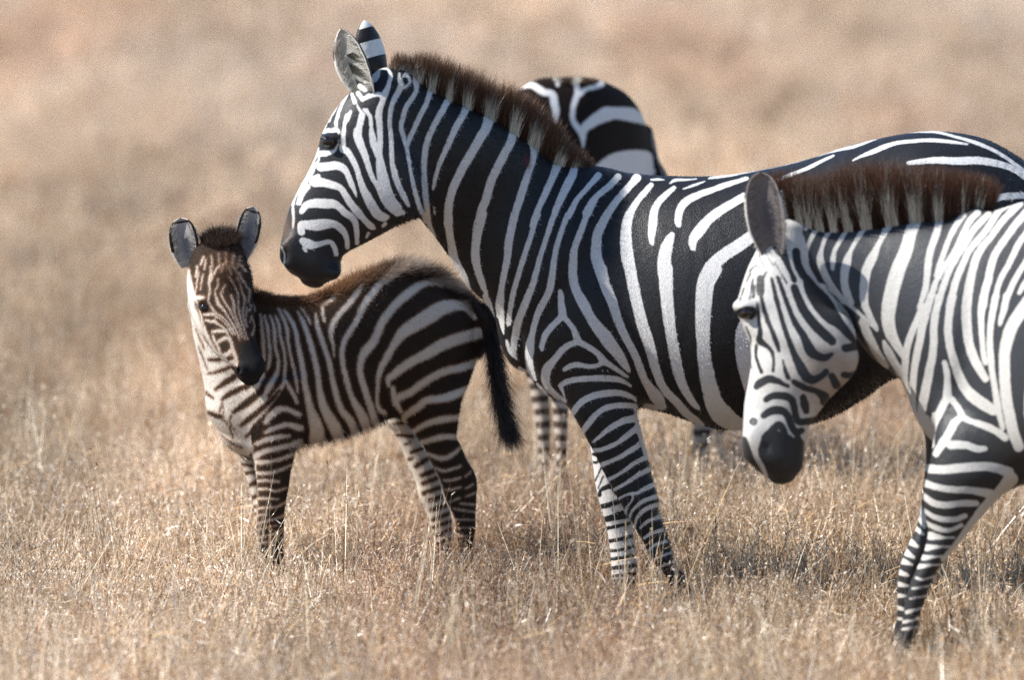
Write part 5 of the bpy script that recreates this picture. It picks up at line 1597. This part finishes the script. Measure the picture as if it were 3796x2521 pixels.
def tuft(n_leaf, n_stem, n_litter, rad, hs):
    parts = []
    def blades(n, ln, wd, lean, curve, pal, seg=3, rr=rad, z0=0.0, zmax=0.0):
        a = rng.uniform(0, 2 * np.pi, n); r = rr * np.sqrt(rng.random(n))
        base = np.c_[np.cos(a) * r, np.sin(a) * r, z0 + rng.random(n) * zmax]
        b = rng.uniform(0, 2 * np.pi, n)
        d = np.c_[np.cos(b) * lean, np.sin(b) * lean, np.ones(n)]
        d /= np.linalg.norm(d, axis=1, keepdims=True)
        bend = np.c_[np.cos(b), np.sin(b), -rng.random(n) * .6] * (curve * rng.uniform(-.2, 1, n))[:, None]
        c = PAL[rng.choice(len(PAL), n, p=pal)] * rng.choice([.5, .75, .95, 1.1, 1.3], (n, 1), p=[.14, .24, .3, .2, .12]) * rng.uniform(.9, 1.1, (n, 1))
        k = np.linspace(.72, 1.12, seg + 1)
        cols = c[:, None] * k[None, :, None]
        parts.append(ribbons(base, d, ln, wd, cols, bend=bend, seg=seg))
        return base, d, ln, bend, c
    blades(n_leaf, rng.uniform(.07, .24, n_leaf) * hs, rng.uniform(.0035, .009, n_leaf), rng.uniform(.05, .6, n_leaf), .6, [.14, .18, .20, .19, .13, .07, .09])
    bs, d, ln, bend, c = blades(n_stem, rng.uniform(.22, .40, n_stem) * hs, rng.uniform(.0032, .0058, n_stem), rng.uniform(.02, .34, n_stem), .20, [.24, .24, .16, .10, .06, .08, .12], seg=4)
    # spikelets on the stems
    ns = n_stem * 5
    i = rng.integers(0, n_stem, ns); t = rng.uniform(.62, 1.0, ns)
    pos = bs[i] + d[i] * (ln[i] * t)[:, None] + bend[i] * (ln[i] * t * t)[:, None]
    dd = d[i] + rng.normal(0, .5, (ns, 3)); dd /= np.linalg.norm(dd, axis=1, keepdims=True)
    cc = (PAL[rng.choice([3, 4, 2, 0, 6], ns)] * rng.uniform(.7, 1.1, (ns, 1)))
    parts.append(ribbons(pos, dd, rng.uniform(.008, .020, ns), rng.uniform(.003, .007, ns), np.repeat(cc[:, None], 3, 1), seg=2))
    blades(n_litter, rng.uniform(.03, .10, n_litter), rng.uniform(.004, .010, n_litter), rng.uniform(1.0, 5.0, n_litter), .4, [.12, .14, .20, .22, .17, .06, .09], seg=2, z0=.01, zmax=.13 * hs)
    # short curled shreds of leaf caught in the clump
    nc = max(2, n_leaf // 7)
    blades(nc, rng.uniform(.03, .08, nc), rng.uniform(.004, .008, nc), rng.uniform(.3, 3.0, nc), 1.4, [.28, .16, .10, .06, .02, .10, .28], seg=4, z0=.02, zmax=.24 * hs)
    return join(parts)


tufts = bpy.data.collections.new('grass_tufts')     # source clumps, never linked to the scene
for k in range(11):
    if k < 10:
        tv, tq, tcx = tuft(38, 26, 34, .16, [1, .85, 1.1, .7, 1.0, .9, 1.2, .8, 1.0, .6][k])
    else:
        tv, tq, tcx = tuft(1, 7, 1, .12, 1.35)
    o = mesh_obj('grass_tuft_%02d' % k, tv, tq, M_GRASS, smooth_=False, attrs=dict(bladec=('FLOAT_COLOR', tcx)))
    COL.objects.unlink(o)
    tufts.objects.link(o)


def scatter_points():
    P = []
    # (y0, y1, tufts per square metre)
    for y0, y1, dens in ((-4.5, 2.0, 110), (2.0, 6.0, 90), (6.0, 14.0, 55), (14.0, 30.0, 34), (30.0, 62.0, 20), (62, 110, 9)):
        w0 = (25 + y1) * .0655 * 1.35 + 1.0
        n = int((y1 - y0) * 2 * w0 * dens)
        P.append(np.c_[rng.uniform(-w0, w0, n), rng.uniform(y0, y1, n)])
    return np.concatenate(P)


def vnoise(x, y, s, seed):
    r = np.random.default_rng(seed)
    G = r.random((128, 128))
    u, v = x * s + 40, y * s + 40
    i, j = np.floor(u).astype(int) % 128, np.floor(v).astype(int) % 128
    fu, fv = u - np.floor(u), v - np.floor(v)
    fu, fv = fu * fu * (3 - 2 * fu), fv * fv * (3 - 2 * fv)
    i1, j1 = (i + 1) % 128, (j + 1) % 128
    return (G[i, j] * (1 - fu) + G[i1, j] * fu) * (1 - fv) + (G[i, j1] * (1 - fu) + G[i1, j1] * fu) * fv


P = scatter_points()
n = len(P)
X_, Y_ = P[:, 0], P[:, 1]
patch = vnoise(X_, Y_ * .16, 1.3, 1) * .5 + vnoise(X_, Y_ * .16, .4, 2) * .5
patch2 = vnoise(X_, Y_ * .11, 1.0, 3)
patch3 = vnoise(X_, Y_ * .14, 2.6, 12)
scale = rng.uniform(.6, 1.3, n) * (.21 + .66 * patch ** 1.3)
scale *= np.where(rng.random(n) < .08, 1.5, 1.0)
scale = np.clip(scale, .1, .95)
farw = wedge(Y_, 6, 25)
val = rng.uniform(.66, 1.28, n) * (1.14 + (.70 - .38 * farw) * (patch2 - .5)) * (1.04 + (.42 - .2 * farw) * (patch3 - .5))
hue = vnoise(X_, Y_ * .12, .8, 5)
tint = np.c_[val * (1.0 + .03 * hue), val * (1.0 - .03 * hue), val * (1.05 - .12 * hue)]
red = vnoise(X_, Y_ * .15, .9, 9) > .66
tint[red] *= (.98, .91, .88)
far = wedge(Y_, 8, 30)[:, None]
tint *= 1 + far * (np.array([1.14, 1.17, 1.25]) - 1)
for hx, hy in ((.52, -.22), (.33, .09), (1.17, -1.46), (1.18, -1.18), (-.68, .53), (-.72, .69), (-.13, .94), (-.19, 1.08)):
    dd_ = np.hypot(P[:, 0] - hx, (P[:, 1] - (hy - .22)) * .6)
    scale = np.where(dd_ < .22, scale * .6, scale)      # grass pressed down round each hoof
# tall lone stalks
pick = np.concatenate([rng.choice(np.where(Y_ < 5)[0], 620), rng.choice(np.where((Y_ > 5) & (Y_ < 30))[0], 350)])
P = np.r_[P, P[pick] + rng.normal(0, .1, (len(pick), 2))]
scale = np.r_[scale, rng.uniform(.40, .95, len(pick))]
tint = np.r_[tint, np.tile([1.15, 1.12, 1.05], (len(pick), 1)) * rng.uniform(.7, 1.1, (len(pick), 1))]
kind_i = np.r_[rng.integers(0, 10, n), np.full(len(pick), 10)]
n = len(P)
height = scale * np.where(kind_i == 10, 1.0, .74 + .24 * wedge(P[:, 1], 1.5, 7))
gm = bpy.data.meshes.new('dry_grass')
gm.vertices.add(n)
gm.vertices.foreach_set('co', np.c_[P, np.zeros(n)].astype(np.float32).ravel())
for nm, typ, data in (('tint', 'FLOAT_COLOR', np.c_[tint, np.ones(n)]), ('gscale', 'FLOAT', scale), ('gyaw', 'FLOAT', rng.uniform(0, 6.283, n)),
                      ('gtilt', 'FLOAT', rng.normal(0, 1, n) * np.where(kind_i == 10, .33, .13)), ('gkind', 'INT', kind_i), ('gheight', 'FLOAT', height)):
    at = gm.attributes.new(nm, typ, 'POINT')
    at.data.foreach_set('color' if typ == 'FLOAT_COLOR' else 'value', np.asarray(data, np.int32 if typ == 'INT' else np.float32).ravel())
gm.materials.append(M_GRASS)
grass = bpy.data.objects.new('dry_grass', gm)
COL.objects.link(grass)
tag(grass, 'dry straw-coloured savanna grass standing all around the zebras', 'grass', None, 'stuff')
ng = bpy.data.node_groups.new('grass_scatter', 'GeometryNodeTree')
ng.interface.new_socket('Geometry', in_out='INPUT', socket_type='NodeSocketGeometry')
ng.interface.new_socket('Geometry', in_out='OUTPUT', socket_type='NodeSocketGeometry')
gi, go = ng.nodes.new('NodeGroupInput'), ng.nodes.new('NodeGroupOutput')
ci = ng.nodes.new('GeometryNodeCollectionInfo')
ci.inputs['Collection'].default_value = tufts
ci.inputs['Separate Children'].default_value = True
ci.inputs['Reset Children'].default_value = True
ip = ng.nodes.new('GeometryNodeInstanceOnPoints')
ip.inputs['Pick Instance'].default_value = True


def named(nm, typ='FLOAT'):
    q = ng.nodes.new('GeometryNodeInputNamedAttribute')
    q.data_type = typ
    q.inputs['Name'].default_value = nm
    return q.outputs[0]


cx = ng.nodes.new('ShaderNodeCombineXYZ')
ng.links.new(named('gtilt'), cx.inputs[0]); ng.links.new(named('gyaw'), cx.inputs[2])
ng.links.new(gi.outputs[0], ip.inputs['Points'])
ng.links.new(ci.outputs[0], ip.inputs['Instance'])
ng.links.new(cx.outputs[0], ip.inputs['Rotation'])
cs = ng.nodes.new('ShaderNodeCombineXYZ')
for q_ in (0, 1):
    ng.links.new(named('gscale'), cs.inputs[q_])
ng.links.new(named('gheight'), cs.inputs[2])
ng.links.new(cs.outputs[0], ip.inputs['Scale'])
ng.links.new(named('gkind', 'INT'), ip.inputs['Instance Index'])
ng.links.new(ip.outputs[0], go.inputs[0])
md = grass.modifiers.new('scatter', 'NODES')
md.node_group = ng
